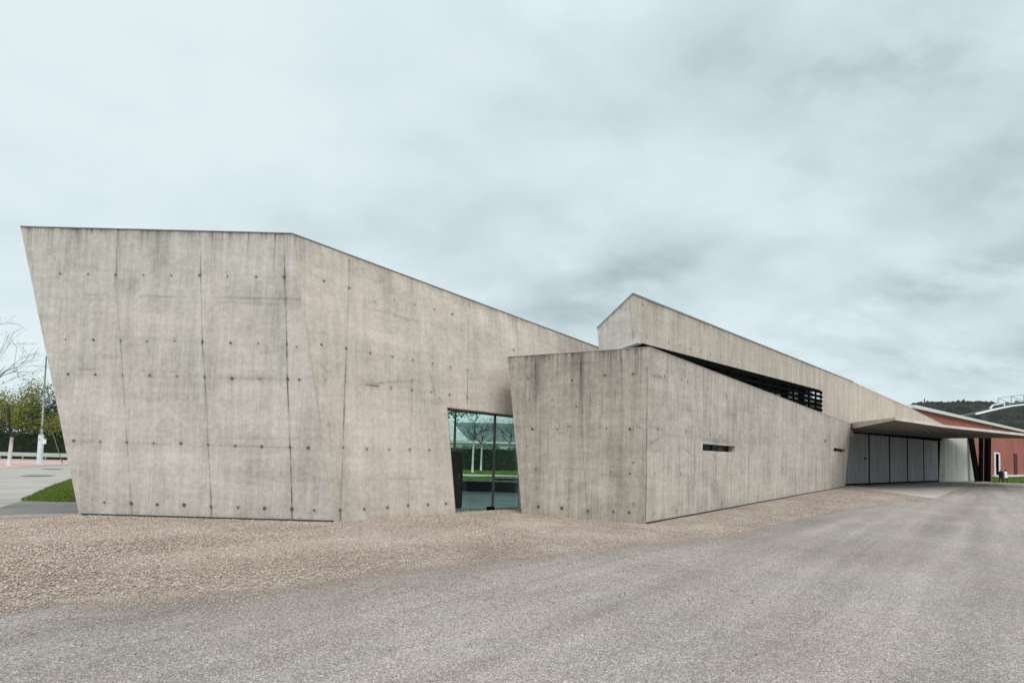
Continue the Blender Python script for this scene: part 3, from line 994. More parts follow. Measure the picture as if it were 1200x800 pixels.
def asphalt_mat():
    m, nt, b = new_mat("chip_seal_asphalt")
    x = NT(nt)
    P = x.n("ShaderNodeTexCoord").outputs["Object"]
    ang = math.radians(-47)
    R = x.mapping(P, (1, 1, 1), (0, 0, ang))
    big = x.noise(P, 0.35, 6, 0.6, 0.4)
    band = x.noise(x.mapping(R, (0.055, 1.3, 1)), 1.0, 6, 0.65, 0.25)
    band2 = x.noise(x.mapping(R, (0.03, 0.42, 1), loc=(4, 9, 0)), 1.0, 4, 0.6, 0.3)
    chips = x.voronoi(P, 100, out="Color")
    sep = x.n("ShaderNodeSeparateColor")
    x.set(sep.inputs[0], chips)
    chipd = x.voronoi(P, 100, out="Distance")
    cr = x.math("POWER", sep.outputs[0], 1.0)
    chip_col = x.ramp(cr, [(0.0, (0.13, 0.110, 0.103)), (0.35, (0.25, 0.210, 0.192)), (0.7, (0.335, 0.283, 0.258)), (0.9, (0.42, 0.353, 0.318)), (1.0, (0.62, 0.55, 0.505))])
    fine = x.noise(P, 60, 4, 0.8)
    tone = x.math("ADD", x.math("MULTIPLY", x.math("SUBTRACT", big, 0.5), 0.75), x.math("MULTIPLY", x.math("SUBTRACT", band, 0.5), 1.25))
    tone = x.math("ADD", tone, x.math("MULTIPLY", x.math("SUBTRACT", band2, 0.5), 1.0))
    tone = x.math("ADD", tone, x.math("MULTIPLY", x.math("SUBTRACT", fine, 0.5), 0.6))
    tone = x.math("ADD", tone, x.math("MULTIPLY", x.math("SUBTRACT", x.noise(P, 4.0, 6, 0.7), 0.5), 0.5))
    tone = x.math("ADD", tone, 1.17)
    c = x.mix(1.0, chip_col, x.n("ShaderNodeCombineColor").outputs[0], "MULTIPLY")
    cc = nt.nodes[-1]
    for k in range(3):
        pass
    comb = [n for n in nt.nodes if n.bl_idname == "ShaderNodeCombineColor"][0]
    for k in range(3):
        x.set(comb.inputs[k], tone)
    pink = x.rng(x.noise(P, 0.5, 4, 0.6, 0.5), 0.45, 0.7)
    c = x.mix(x.math("MULTIPLY", pink, 0.5), c, (1.06, 0.95, 0.92, 1), "MULTIPLY")
    e = x.n("ShaderNodeAttribute", attribute_name="edge").outputs["Fac"]
    edge = x.math("MULTIPLY", e, x.rng(x.noise(x.mapping(R, (0.15, 1.0, 1)), 1.2, 5), 0.3, 0.65))
    c = x.mix(x.math("MULTIPLY", edge, 0.42), c, (0.12, 0.112, 0.11, 1))
    x.set(b.inputs["Base Color"], c)
    b.inputs["Roughness"].default_value = 0.9
    b.inputs["Specular IOR Level"].default_value = 0.25
    h = x.math("ADD", x.math("MULTIPLY", chipd, -1.0), x.math("MULTIPLY", fine, 0.6))
    x.set(b.inputs["Normal"], x.bump(h, 0.8, 0.012))
    return m


def gravel_mat(stone):
    m, nt, b = new_mat("gravel_stones" if stone else "gravel_bed")
    x = NT(nt)
    P = x.n("ShaderNodeTexCoord").outputs["Object"]
    stops = [(0.0, (0.20, 0.145, 0.12)), (0.3, (0.36, 0.275, 0.232)), (0.6, (0.455, 0.355, 0.303)), (0.85, (0.54, 0.44, 0.385)), (1.0, (0.70, 0.61, 0.55))]
    if stone:
        r = x.n("ShaderNodeAttribute", attribute_name="shade").outputs["Fac"]
        f = x.math("ADD", r, x.math("MULTIPLY", x.math("SUBTRACT", x.noise(P, 40, 3), 0.5), 0.3))
    else:
        sep = x.n("ShaderNodeSeparateColor")
        x.set(sep.inputs[0], x.voronoi(P, 42, out="Color"))
        f = sep.outputs[0]
        d = x.voronoi(P, 42, out="Distance")
        x.set(b.inputs["Normal"], x.bump(x.math("MULTIPLY", d, -1), 1.0, 0.03))
    big = x.rng(x.noise(P, 0.6, 5, 0.6, 0.4), 0.35, 0.65, -0.10, 0.12)
    f = x.math("ADD", f, big)
    c = x.ramp(f, stops)
    hue = x.rng(x.noise(P, 0.4, 3), 0.4, 0.6)
    c = x.mix(x.math("MULTIPLY", hue, 0.6), c, (1.0, 1.0, 0.95, 1), "MULTIPLY")
    x.set(b.inputs["Base Color"], c)
    b.inputs["Roughness"].default_value = 0.9
    b.inputs["Specular IOR Level"].default_value = 0.25
    return m


def paving_mat(name, lo, hi, scale=0.6, bandrot=0.0):
    m, nt, b = new_mat(name)
    x = NT(nt)
    P = x.n("ShaderNodeTexCoord").outputs["Object"]
    f = x.math("ADD", x.math("MULTIPLY", x.noise(P, scale, 6, 0.65, 0.4), 0.7), x.math("MULTIPLY", x.noise(x.mapping(P, (0.06, 0.8, 1), (0, 0, bandrot)), 1.0, 4), 0.3))
    f = x.math("ADD", f, x.math("MULTIPLY", x.math("SUBTRACT", x.noise(P, 30, 3, 0.7), 0.5), 0.25))
    x.set(b.inputs["Base Color"], x.mix(x.rng(f, 0.33, 0.67), C4(lo), C4(hi)))
    b.inputs["Roughness"].default_value = 0.9
    b.inputs["Specular IOR Level"].default_value = 0.25
    return m


gm = MB()
gm.quad((-3000, -3000, -0.03), (3000, -3000, -0.03), (3000, 3000, -0.03), (-3000, 3000, -0.03))
tag(gm.build("ground", ground_mat()), kind="structure")

lowb = np.array([(-420, 739), (-200, 720), (0, 708), (100, 702), (200, 697), (300, 690), (400, 677), (433, 671), (500, 663), (567, 657), (640, 649), (700, 643), (780, 634.5), (867, 625), (908, 615), (960, 603.5), (992, 597), (1040, 590), (1075, 586), (1091, 583.2)], float)
wallb = np.array([(-420, 622), (-200, 613), (0, 607.5), (93, 604.5), (391, 613), (532, 603), (534, 600), (612, 597), (614, 603.4), (757, 615.2), (990, 570.6), (1012, 573.0), (1050, 577.5), (1091, 583.0)], float)
yb = lambda p: np.interp(p, lowb[:, 0], lowb[:, 1])
yt = lambda p: np.interp(p, wallb[:, 0], wallb[:, 1])

# asphalt: the whole yard, with the edge strip along the gravel a little darker
xs = np.concatenate([np.linspace(-60, 60, 241)])
def yard():
    pxs = np.arange(-420, 1092, 4.0)
    rows = 16
    V, E = [], []
    Vs = []
    for k, p in enumerate(pxs):
        g = np.array(G(p, yb(p)))
        gd_ = np.array(G(p, yb(p) - 14))
        Vs.append((g, gd_))
    # strip mesh along the edge with an 'edge' weight, then a big sheet beneath
    ww = [-0.6, 0, 0.12, 0.3, 0.55, 0.9, 1.4, 2.2]
    ed = [1, 1, 0.95, 0.8, 0.6, 0.35, 0.15, 0]
    n = len(pxs)
    pts = np.array([v[0][:2] for v in Vs])
    tang = np.gradient(pts, axis=0)
    tang /= np.linalg.norm(tang, axis=1)[:, None]
    nor = np.stack([tang[:, 1], -tang[:, 0]], 1)      # toward the camera side
    s = 9
    nor = np.stack([np.convolve(np.pad(nor[:, i], s, "edge"), np.ones(2 * s + 1) / (2 * s + 1), "valid") for i in (0, 1)], 1)
    VV = np.concatenate([np.column_stack([pts + nor * w_, np.full(n, 0.004 - 0.0037 * max(0, w_) / 2.2)]) for w_ in ww])
    at = np.concatenate([np.full(n, e) for e in ed])
    I = np.arange(n * len(ww)).reshape(len(ww), n)
    Fq = np.stack([I[:-1, :-1], I[1:, :-1], I[1:, 1:], I[:-1, 1:]], -1).reshape(-1, 4)
    return VV, Fq, at


AS = asphalt_mat()
big_ = np.array([(-60, -30, 0), (160, -30, 0), (160, 64, 0), (30, 64, 0), (-14.2, 15.5, 0), (-60, 15.5, 0)], float)
me = MB()
me.quad(*big_)
tag(me.build("asphalt_yard", AS), kind="structure")
VV, Fq, at = yard()
tag(np_mesh("asphalt_margin", VV, Fq, AS, None, {"edge": at}), kind="structure")

# gravel bed
pxs = np.arange(-420, 1091.5, 3.0)
rows = 14
ragged = yb(pxs) + (vnoise1(pxs, 0.05, 3) - 0.5) * 4.0 * np.interp(pxs, [0, 900, 1091], [1, 0.7, 0.1]) + (vnoise1(pxs, 0.3, 4) - 0.5) * 1.5 * np.interp(pxs, [0, 900, 1091], [1, 0.6, 0.1])
V = []
for j in range(rows):
    t = j / (rows - 1)
    for p, lo in zip(pxs, ragged):
        up = yt(p) - (2.5 if p < 985 else 0.0)
        a, b = np.array(G(p, lo)), np.array(G(p, up))
        q = a * (1 - t) + b * t
        q[2] = 0.007 + 0.022 * min(1, t * 2.2) * (1 if p < 985 else max(0, (1091 - p) / 106)) + 0.02 * (0.5 - abs(t - 0.5)) * math.sin(q[0] * 1.3 + 2 * math.sin(q[1]))
        V.append(q)
n = len(pxs)
I = np.arange(n * rows).reshape(rows, n)
Fq = np.stack([I[:-1, :-1], I[:-1, 1:], I[1:, 1:], I[1:, :-1]], -1).reshape(-1, 4)
tag(np_mesh("gravel_bed", np.array(V), Fq, gravel_mat(False), None, None, None, True), kind="structure")

# loose stones: crushed gravel lying on the bed and spilling over its edge
def stones(count_near, count_far):
    pts = []
    for cnt, (x0, x1, y0, y1) in ((count_near, (-14, 6, 5.5, 16.5)), (count_far, (3, 34, 10, 41))):
        P = np.column_stack([RNG.uniform(x0, x1, cnt), RNG.uniform(y0, y1, cnt), np.zeros(cnt)])
        pts.append(P)
    P = np.concatenate(pts)
    px, py, dz = proj(P)
    m = (px > -120) & (px < 1090) & (py > yt(px) + 0.3)
    over = (py - yb(px)) / np.maximum(1, 1200 / dz * 0.10)        # how far past the edge
    ed_ = np.clip((over + 3.0) / 3.0, 0, 1)
    keep = ((over < 0) & (RNG.random(len(P)) > 0.75 * ed_)) | ((over >= 0) & (RNG.random(len(P)) < 0.22 * np.exp(-np.maximum(over, 0) / 2.5)))
    P, over = P[m & keep], over[m & keep]
    # fine grit trodden out of the bed on to the asphalt
    gp_ = RNG.uniform(-60, 1060, 26000)
    e0 = np.array([tuple(G(p, yb(p) + RNG.normal(0, 1.0))) for p in gp_])
    dist_ = RNG.exponential(0.22, len(gp_)) * (0.2 + 2.2 * vnoise1(gp_, 0.02, 31)) - 0.08
    w_far = np.clip(11.0 / e0[:, 1], 0.1, 1)
    sel = RNG.random(len(gp_)) < w_far
    e0[:, 1] -= dist_
    P = np.concatenate([P, e0[sel]])
    over = np.concatenate([over, np.full(int(sel.sum()), 1.0)])
    grit = np.concatenate([np.zeros(len(P) - int(sel.sum()), bool), np.ones(int(sel.sum()), bool)])
    n = len(P)
    base = np.array([(1, 0, 0), (0, 1, 0), (-1, 0, 0), (0, -1, 0), (0, 0, 1), (0, 0, -1)], float)
    sz = RNG.uniform(0.008, 0.021, n) * np.where(over > 0, 0.6, 1) * np.where(grit, 0.85, 1)
    V = base[None] * (1 + RNG.uniform(-0.35, 0.35, (n, 6, 1)))
    V = V + RNG.uniform(-0.25, 0.25, (n, 6, 3))
    V[:, :, 2] *= 0.75
    a = RNG.uniform(0, 6.28, n)
    ca_, sa = np.cos(a), np.sin(a)
    V = np.stack([V[:, :, 0] * ca_[:, None] - V[:, :, 1] * sa[:, None], V[:, :, 0] * sa[:, None] + V[:, :, 1] * ca_[:, None], V[:, :, 2]], -1)
    zb = np.where(over > 0, 0.006, np.clip(0.010 - over * 0.004, 0.010, 0.028))
    V = V * sz[:, None, None] + P[:, None, :] + np.array([0, 0, 1.0])[None, None] * (zb + sz * 0.4)[:, None, None]
    Ft = np.array([(0, 1, 4), (1, 2, 4), (2, 3, 4), (3, 0, 4), (1, 0, 5), (2, 1, 5), (3, 2, 5), (0, 3, 5)])
    Fall = (Ft[None] + (np.arange(n) * 6)[:, None, None]).reshape(-1, 3)
    shade = np.repeat(np.clip(RNG.normal(0.5, 0.2, n), 0.02, 0.98), 6)
    return V.reshape(-1, 3), Fall, shade


V, Fq, shade = stones(260000, 190000)
tag(np_mesh("gravel", V, Fq, gravel_mat(True), None, {"shade": shade}), "loose tan crushed gravel along the foot of the concrete walls", "gravel", kind="stuff")

# concrete apron before the garage doors
ap = MB()
ap.quad(*[Vector((p.x, p.y, 0.012)) for p in (G(1003, 572.2), G(1012, 573.2), G(1050, 577.8), G(1096, 584), G(1112, 577), G(1135, 569.5), G(1165, 565.5), PG.w(34, 0, -0.2), PG.w(-1.0, 0, 0.1))])
tag(ap.build("concrete_apron", paving_mat("apron_concrete", (0.38, 0.33, 0.30), (0.56, 0.49, 0.445))), kind="structure")
dk = MB()
dk.quad(*[Vector((p.x, p.y, 0.016)) for p in (PG.w(-0.5, 0, -1.6), PG.w(19, 0, -1.0), PG.w(28, 0, -0.6), PG.w(28, 0, 0.1), PG.w(-0.8, 0, 0.1))])
tag(dk.build("threshold_strip", paving_mat("dark_strip", (0.12, 0.115, 0.11), (0.2, 0.19, 0.18))), kind="structure")  # darker strip along the foot of the garage doors
tr_ = MB()
tr_.quad(*[Vector((p.x, p.y, 0.010)) for p in (G(822, 599.5), G(868, 598.0), G(905, 601.0), G(880, 602.6), G(845, 601.8))])
tag(tr_.build("asphalt_patch", paving_mat("patch_tar", (0.10, 0.095, 0.09), (0.2, 0.19, 0.18), 1.5)), kind="structure")

# left: road, pink pavement, lawn, path
rd = MB()
rd.quad(*[Vector((p.x, p.y, 0.006)) for p in (G(-700, 640), G(-25, 602.5), G(28, 586.2), G(88, 560.5), G(210, 553), G(210, 540), G(60, 545.5), G(-60, 552.5), G(-700, 575))])
tag(rd.build("road", paving_mat("pale_road", (0.30, 0.262, 0.24), (0.44, 0.39, 0.355), 0.35, 0.9)), kind="structure")
pk = MB()
pk.quad(*[Vector((p.x, p.y, 0.010)) for p in (G(-700, 575), G(-60, 552.5), G(60, 545.3), G(210, 540), G(210, 536.5), G(60, 537.8), G(-60, 536.5), G(-700, 533))])
tag(pk.build("pink_pavement", paving_mat("pink_paving", (0.40, 0.27, 0.24), (0.58, 0.42, 0.38), 0.5)), kind="structure")
pt = MB()
pt.quad(*[Vector((p.x, p.y, 0.008)) for p in (G(-60, 612.5), G(-25, 602.5), G(25, 586.8), G(110, 588.2), G(110, 607), G(93, 606.2), G(0, 607.6))])
tag(pt.build("path", paving_mat("path_concrete", (0.15, 0.138, 0.128), (0.25, 0.23, 0.215), 0.9)), kind="structure")
kb = MB()
k0, k1 = G(-60, 612.8), G(75, 606.0)
kb.bar(Vector((k0.x, k0.y, 0.03)), Vector((k1.x, k1.y, 0.03)), 0.12, 0.08)
tag(kb.build("kerb", paving_mat("kerb_stone", (0.30, 0.26, 0.24), (0.42, 0.38, 0.35))), kind="structure")


def grass_mat(name, lo, hi):
    m, nt, b = new_mat(name)
    x = NT(nt)
    P = x.n("ShaderNodeTexCoord").outputs["Object"]
    r = x.n("ShaderNodeAttribute", attribute_name="shade").outputs["Fac"]
    f = x.math("ADD", x.math("MULTIPLY", r, 0.6), x.math("MULTIPLY", x.noise(P, 0.8, 4), 0.4))
    x.set(b.inputs["Base Color"], x.mix(f, C4(lo), C4(hi)))
    b.inputs["Roughness"].default_value = 0.8
    b.inputs["Specular IOR Level"].default_value = 0.2
    return m


GR = grass_mat("grass_blades", (0.055, 0.09, 0.014), (0.24, 0.31, 0.065))
GB = simple_mat("turf_soil", (0.045, 0.075, 0.02), 1, 0.3, 2)


def poly_pts(poly, n):
    poly = np.array([(p[0], p[1]) for p in poly])
    lo, hi = poly.min(0), poly.max(0)
    out = []
    got = 0
    while got < n:
        P = RNG.uniform(lo, hi, (n * 2, 2))
        inside = np.zeros(len(P), bool)
        j = len(poly) - 1
        for i in range(len(poly)):
            xi, yi = poly[i]
            xj, yj = poly[j]
            c = ((yi > P[:, 1]) != (yj > P[:, 1])) & (P[:, 0] < (xj - xi) * (P[:, 1] - yi) / (yj - yi + 1e-12) + xi)
            inside ^= c
            j = i
        out.append(P[inside])
        got += inside.sum()
    return np.concatenate(out)[:n]


def lawn(poly, n, h, label, z=0.012, wdt=0.02):
    b = MB()
    b.quad(*[Vector((p[0], p[1], z)) for p in poly])
    tag(b.build("lawn", GB), kind="structure")
    P = poly_pts(poly, n)
    hvar = 0.5 + 1.0 * vnoise1(P[:, 0] * 1.3 + P[:, 1] * 0.7, 1.0, 77) * (0.5 + vnoise1(P[:, 1] - P[:, 0], 2.0, 78))
    a = RNG.uniform(0, 6.28, n)
    hh = h * RNG.uniform(0.5, 1.2, n) * hvar
    lean = RNG.uniform(-0.6, 0.6, (n, 2)) * hh[:, None]
    dx = np.stack([np.cos(a), np.sin(a)], 1) * wdt
    V = np.zeros((n, 3, 3))
    V[:, 0, :2], V[:, 1, :2], V[:, 2, :2] = P - dx, P + dx, P + lean
    V[:, :2, 2] = z
    V[:, 2, 2] = z + hh
    sh = np.repeat(RNG.random(n), 3)
    tag(np_mesh("grass", V.reshape(-1, 3), np.arange(n * 3).reshape(-1, 3), GR, None, {"shade": sh}), label, "grass", kind="stuff")


lawn([G(25, 586.5), G(55, 572.5), G(84, 561.5), G(120, 562), G(120, 588.4), G(60, 587.8)], 60000, 0.07, "triangle of short green grass beside the tall concrete wall")
lawn([G(1163, 563.8), G(1173, 564.9), G(1200, 566), G(1260, 567.5), G(1260, 558.5), G(1160, 558.5)], 30000, 0.12, "green grass in front of the red building", 0.016, 0.05)
lawn([Vector((-14, 25.6, 0)), Vector((6, 25.6, 0)), Vector((8, 42, 0)), Vector((-20, 42, 0))], 50000, 0.10, "lawn of the garden seen through the glass entrance", 0.012, 0.02)
lawn([Vector((-22, 47, 0)), Vector((8, 47, 0)), Vector((9, 59, 0)), Vector((-24, 59, 0))], 20000, 0.10, "strip of grass under the white trunked garden trees", 0.012, 0.04)
gp = MB()
gp.quad((-21, 42, 0.013), (8.5, 42, 0.013), (8.5, 47, 0.013), (-22, 47, 0.013))
tag(gp.build("garden_path", paving_mat("garden_path_stone", (0.34, 0.33, 0.29), (0.46, 0.44, 0.40))), kind="structure")

# manhole covers on the left road
def disc(name, c, r, mat, label, group):
    root = thing(name, c, label, "manhole cover", group)
    m = MB()
    n = 28
    m.prism([(c.x + r * math.cos(t), c.y + r * math.sin(t), 0.004) for t in np.linspace(0, 2 * math.pi, n, False)],
            [(c.x + r * math.cos(t), c.y + r * math.sin(t), 0.020) for t in np.linspace(0, 2 * math.pi, n, False)])
    m.build("frame", M_FLASH, root)
    m = MB()
    q = r * 0.86
    m.prism([(c.x + q * math.cos(t), c.y + q * math.sin(t), 0.010) for t in np.linspace(0, 2 * math.pi, n, False)],
            [(c.x + q * math.cos(t), c.y + q * math.sin(t), 0.026) for t in np.linspace(0, 2 * math.pi, n, False)])
    m.build("lid", mat, root)


disc("manhole_cover", G(61, 549.8), 0.62, M_BASE, "dark manhole cover in the pale road, the farther one near the pink pavement", "manhole covers in the road")
disc("manhole_cover", G(44, 557.6), 0.75, M_BASE, "dark manhole cover in the pale road, the one closer to the lawn", "manhole covers in the road")

# ------------------------------------------------------------------ vegetation
def leaf_mat(name, lo, hi):
    m, nt, b = new_mat(name)
    x = NT(nt)
    r = x.n("ShaderNodeAttribute", attribute_name="shade").outputs["Fac"]
    x.set(b.inputs["Base Color"], x.mix(r, C4(lo), C4(hi)))
    b.inputs["Roughness"].default_value = 0.7
    b.inputs["Specular IOR Level"].default_value = 0.25
    tr = x.n("ShaderNodeBsdfTranslucent")
    x.set(tr.inputs[0], x.mix(r, C4(lo), C4(hi)))
    mx = x.n("ShaderNodeMixShader")
    mx.inputs[0].default_value = 0.3
    nt.links.new(b.outputs[0], mx.inputs[1])
    nt.links.new(tr.outputs[0], mx.inputs[2])
    nt.links.new(mx.outputs[0], nt.nodes["Material Output"].inputs[0])
    return m


LF_SPRING = leaf_mat("spring_leaves", (0.11, 0.125, 0.022), (0.29, 0.30, 0.07))
LF_DARK = leaf_mat("dark_leaves", (0.012, 0.022, 0.008), (0.05, 0.075, 0.025))
LF_MID = leaf_mat("mid_leaves", (0.035, 0.055, 0.015), (0.12, 0.15, 0.04))
LF_HEDGE = leaf_mat("hedge_leaves", (0.008, 0.045, 0.02), (0.14, 0.34, 0.15))
BARK = simple_mat("bark", (0.045, 0.04, 0.035), 0.9, 0.3, 3)
BARK_W = simple_mat("whitewashed_bark", (0.62, 0.61, 0.57), 0.9, 0.12, 3)


def leaves_mesh(name, C, size, mat, parent, rng, shade=None):
    n = len(C)
    a = rng.normal(size=(n, 3))
    a /= np.linalg.norm(a, axis=1)[:, None]
    b = np.cross(a, rng.normal(size=(n, 3)))
    b /= np.linalg.norm(b, axis=1)[:, None]
    s = size * rng.uniform(0.6, 1.4, n)[:, None]
    V = np.stack([C - a * s, C - b * s * 0.55, C + a * s, C + b * s * 0.55], 1)
    sh = rng.random(n) if shade is None else shade
    return np_mesh(name, V.reshape(-1, 3), np.arange(4 * n).reshape(-1, 4), mat, parent, {"shade": np.repeat(sh, 4)})


def tree(loc, H, trunk_h, spread, n_leaf, leaf, mat, label, seed, pale=False, levels=4, rad=0.14, cat="tree", group=None, name="tree", lean=(0, 0), clump=0.35):
    rng = np.random.default_rng(seed)
    root = thing(name, loc, label, cat, group)
    L = Vector(loc)
    tb, bb = MB(), MB()
    fork = L + Vector((lean[0], lean[1], trunk_h))
    tb.tube([L, L + Vector((lean[0] * .2, lean[1] * .2, 0.25 * trunk_h)), L + Vector((lean[0] * 0.6, lean[1] * .6, 0.65 * trunk_h)), fork], [rad * 1.25, rad, rad * 0.9, rad * 0.8], 9)
    tips = []

    def grow(p, d, ln, r, lev):
        q = p
        pts, rs = [p], [r]
        k = 3
        for i in range(k):
            d = (d + Vector(rng.normal(size=3)) * 0.16 + Vector((0, 0, 0.04))).normalized()
            q = q + d * (ln / k)
            pts.append(q)
            rs.append(max(0.006, r * (1 - 0.5 * (i + 1) / k)))
        bb.tube(pts, rs, 5 if lev > 1 else 3, cap=False)
        if lev <= 1:
            tips.extend(pts[1:])
        if lev <= 0:
            return
        for i in range(int(rng.integers(3, 5))):
            t = rng.uniform(0.35, 1.0)
            s = pts[min(k, 1 + int(t * k))] if i else q
            ax = Vector(rng.normal(size=3))
            nd = (d + ax * 0.62)
            nd.z = nd.z * 0.75 + 0.18
            nd.normalize()
            grow(s, nd, ln * rng.uniform(0.55, 0.8), r * 0.5, lev - 1)

    CH = H - trunk_h
    grow(fork, Vector((0, 0, 1)), CH * 0.42, rad * 0.72, levels - 1)
    for i in range(5):
        a = i * 1.257 + rng.uniform(-.4, .4)
        el = rng.uniform(0.25, 1.0)
        d = Vector((math.cos(a) * spread, math.sin(a) * spread, CH * 0.5 * el)).normalized()
        grow(fork + Vector((0, 0, rng.uniform(-0.1, 0.25) * CH)), d, spread * rng.uniform(0.55, 0.8), rad * 0.5, levels - 2)
    tb.build("trunk", BARK_W if pale else BARK, root, True)
    bb.build("limbs", BARK, root)
    if n_leaf:
        T = np.array([tuple(t) for t in tips])
        c = T[rng.integers(0, len(T), n_leaf)] + rng.normal(size=(n_leaf, 3)) * clump
        leaves_mesh("crown", c, leaf, mat, root, rng)
    return root


GT = "trees behind the guard rail on the left"
t0 = G(10.5, 545.5)
tree(t0, 7.6, 2.3, 2.6, 3300, 0.075, LF_SPRING, "young tree with a pale trunk and thin spring leaves on the pink pavement", 5, True, 4, 0.13, lean=(0.08, 0))
tree(G(-85, 556), 10.0, 3.4, 4.0, 60, 0.05, LF_SPRING, "bare branched tree whose twigs reach in at the left edge", 9, False, 5, 0.10)
spots = [(-30, 66, 8.5, LF_MID, "olive green tree at the left edge behind the guard rail"), (2, 73, 9.6, LF_SPRING, "yellow green tree behind the pale trunk of the young tree"),
         (27, 68, 8.6, LF_SPRING, "yellow green tree between the pale trunk and the lamp post"), (46, 76, 10.6, LF_MID, "taller thin leaved tree directly behind the lamp post"),
         (66, 64, 10.2, LF_DARK, "dark leaved tree beside the leaning concrete wall edge"), (84, 72, 11.0, LF_DARK, "dark tree farthest behind the concrete wall edge"), (-75, 70, 9.5, LF_DARK, "dark tree beyond the left edge of the guard rail")]
for i, (px, y, h, mt_, lb) in enumerate(spots):
    p = AY(px, 530, y)
    tree(Vector((p.x, p.y, 0)), h, 1.8, 3.2, 4600, 0.12, mt_, lb, 20 + i, False, 4, 0.13, group=GT, clump=0.5)


def hedge(a, b, h, dpt, n, mat, label, seed, leaf=0.09):
    rng = np.random.default_rng(seed)
    root = thing("hedge", a, label, "hedge")
    a, b = Vector(a), Vector(b)
    e = (b - a).normalized()
    nn = Vector((-e.y, e.x, 0))
    m = MB()
    m.prism([a - nn * dpt * .4, b - nn * dpt * .4, b + nn * dpt * .4, a + nn * dpt * .4], [x + Vector((0, 0, h * 0.86)) for x in (a - nn * dpt * .4, b - nn * dpt * .4, b + nn * dpt * .4, a + nn * dpt * .4)])
    m.build("inner_twigs", simple_mat("hedge_core", (0.012, 0.02, 0.009), 1, 0.4, 2), root)
    L = (b - a).length
    t = rng.random(n) * L
    d = rng.uniform(-0.5, 0.5, n) * dpt
    zz = np.sqrt(rng.random(n)) * h * (0.86 + 0.16 * vnoise1(t, 0.8, seed) + 0.08 * vnoise1(t, 3, seed + 1))
    C = np.array(a)[None] + t[:, None] * np.array(e)[None] + d[:, None] * np.array(nn)[None]
    C[:, 2] = zz
    leaves_mesh("foliage", C, leaf, mat, root, rng)


hedge(Vector((AY(-90, 530, 60).x, 60, 0)), Vector((AY(150, 530, 62).x, 62, 0)), 3.2, 1.4, 15000, LF_DARK, "dark hedge behind the pale guard rail on the left", 61, 0.11)
hedge(Vector((-16, 60.5, 0)), Vector((5, 60.5, 0)), 2.9, 1.2, 16000, LF_HEDGE, "clipped dark green hedge in front of the white house", 62, 0.08)

# guard rail
gr_ = thing("guard_rail", (AY(40, 534, 57.3).x, 57.3, 0), "long pale green guard rail in front of the dark hedge", "guard rail")
m = MB()
ra, rb = AY(-80, 530, 57.3), AY(130, 530, 57.3)
ra, rb = Vector((ra.x, 57.3, 0.62)), Vector((rb.x, 57.6, 0.62))
m.bar(ra, rb, 0.06, 0.42)
m.build("rail", simple_mat("pale_green_rail", (0.36, 0.42, 0.38), 0.7, 0.12, 0.6), gr_)
for i in range(9):
    f = i / 8
    p = ra.lerp(rb, f)
    m = MB()
    m.box((p.x, p.y + 0.08, 0.36), 0.05, 0.05, 0.36)
    m.build("post", M_STEEL, gr_)

# lamp post
lp = G(46.3, 543.3)
tp = AY(53.2, 417.5, lp.y)
lamp = thing("lamp_post", lp, "tall grey lamp post with a thick pale foot and a small sign", "lamp post")
m = MB()
m.tube([lp + Vector((0, 0, 2.6)), lp + Vector((0, 0, tp.z * 0.6)), Vector((lp.x, lp.y, tp.z))], [0.085, 0.07, 0.05], 10)
m.build("pole", M_STEEL, lamp, True)
m = MB()
m.tube([lp, lp + Vector((0, 0, 0.12)), lp + Vector((0, 0, 2.6)), lp + Vector((0, 0, 2.8))], [0.25, 0.215, 0.20, 0.09], 14)
m.build("foot", M_PALEPOST, lamp, True)
m = MB()
m.tube([Vector((lp.x, lp.y, tp.z - 0.02)), Vector((lp.x + 0.7, lp.y + 0.3, tp.z + 0.12)), Vector((lp.x + 1.0, lp.y + 0.45, tp.z + 0.14))], [0.04, 0.035, 0.03], 8)
arm = m.build("arm", M_STEEL, lamp, True)
m = MB()
hc = Vector((lp.x + 1.3, lp.y + 0.58, tp.z + 0.14))
m.tube([hc + Vector((-0.35, -0.15, 0)), hc + Vector((-0.2, -0.08, 0.03)), hc + Vector((0.25, 0.1, 0.0)), hc + Vector((0.35, 0.15, -0.02))], [0.05, 0.11, 0.11, 0.04], 10)
m.build("lamp_head", M_STEEL, lamp, True)
m = MB()
m.box(lp + Vector((0.40, -0.1, 2.05)), 0.17, 0.012, 0.22)
m.build("sign_plate", M_WHITE, lamp)
m = MB()
m.tube([lp + Vector((0.5, 0.5, 3.0)), lp + Vector((1.05, 1.2, 0.02))], [0.035, 0.035], 6)
m.build("stay", simple_mat("wooden_stay", (0.22, 0.18, 0.12), 0.9), lamp)

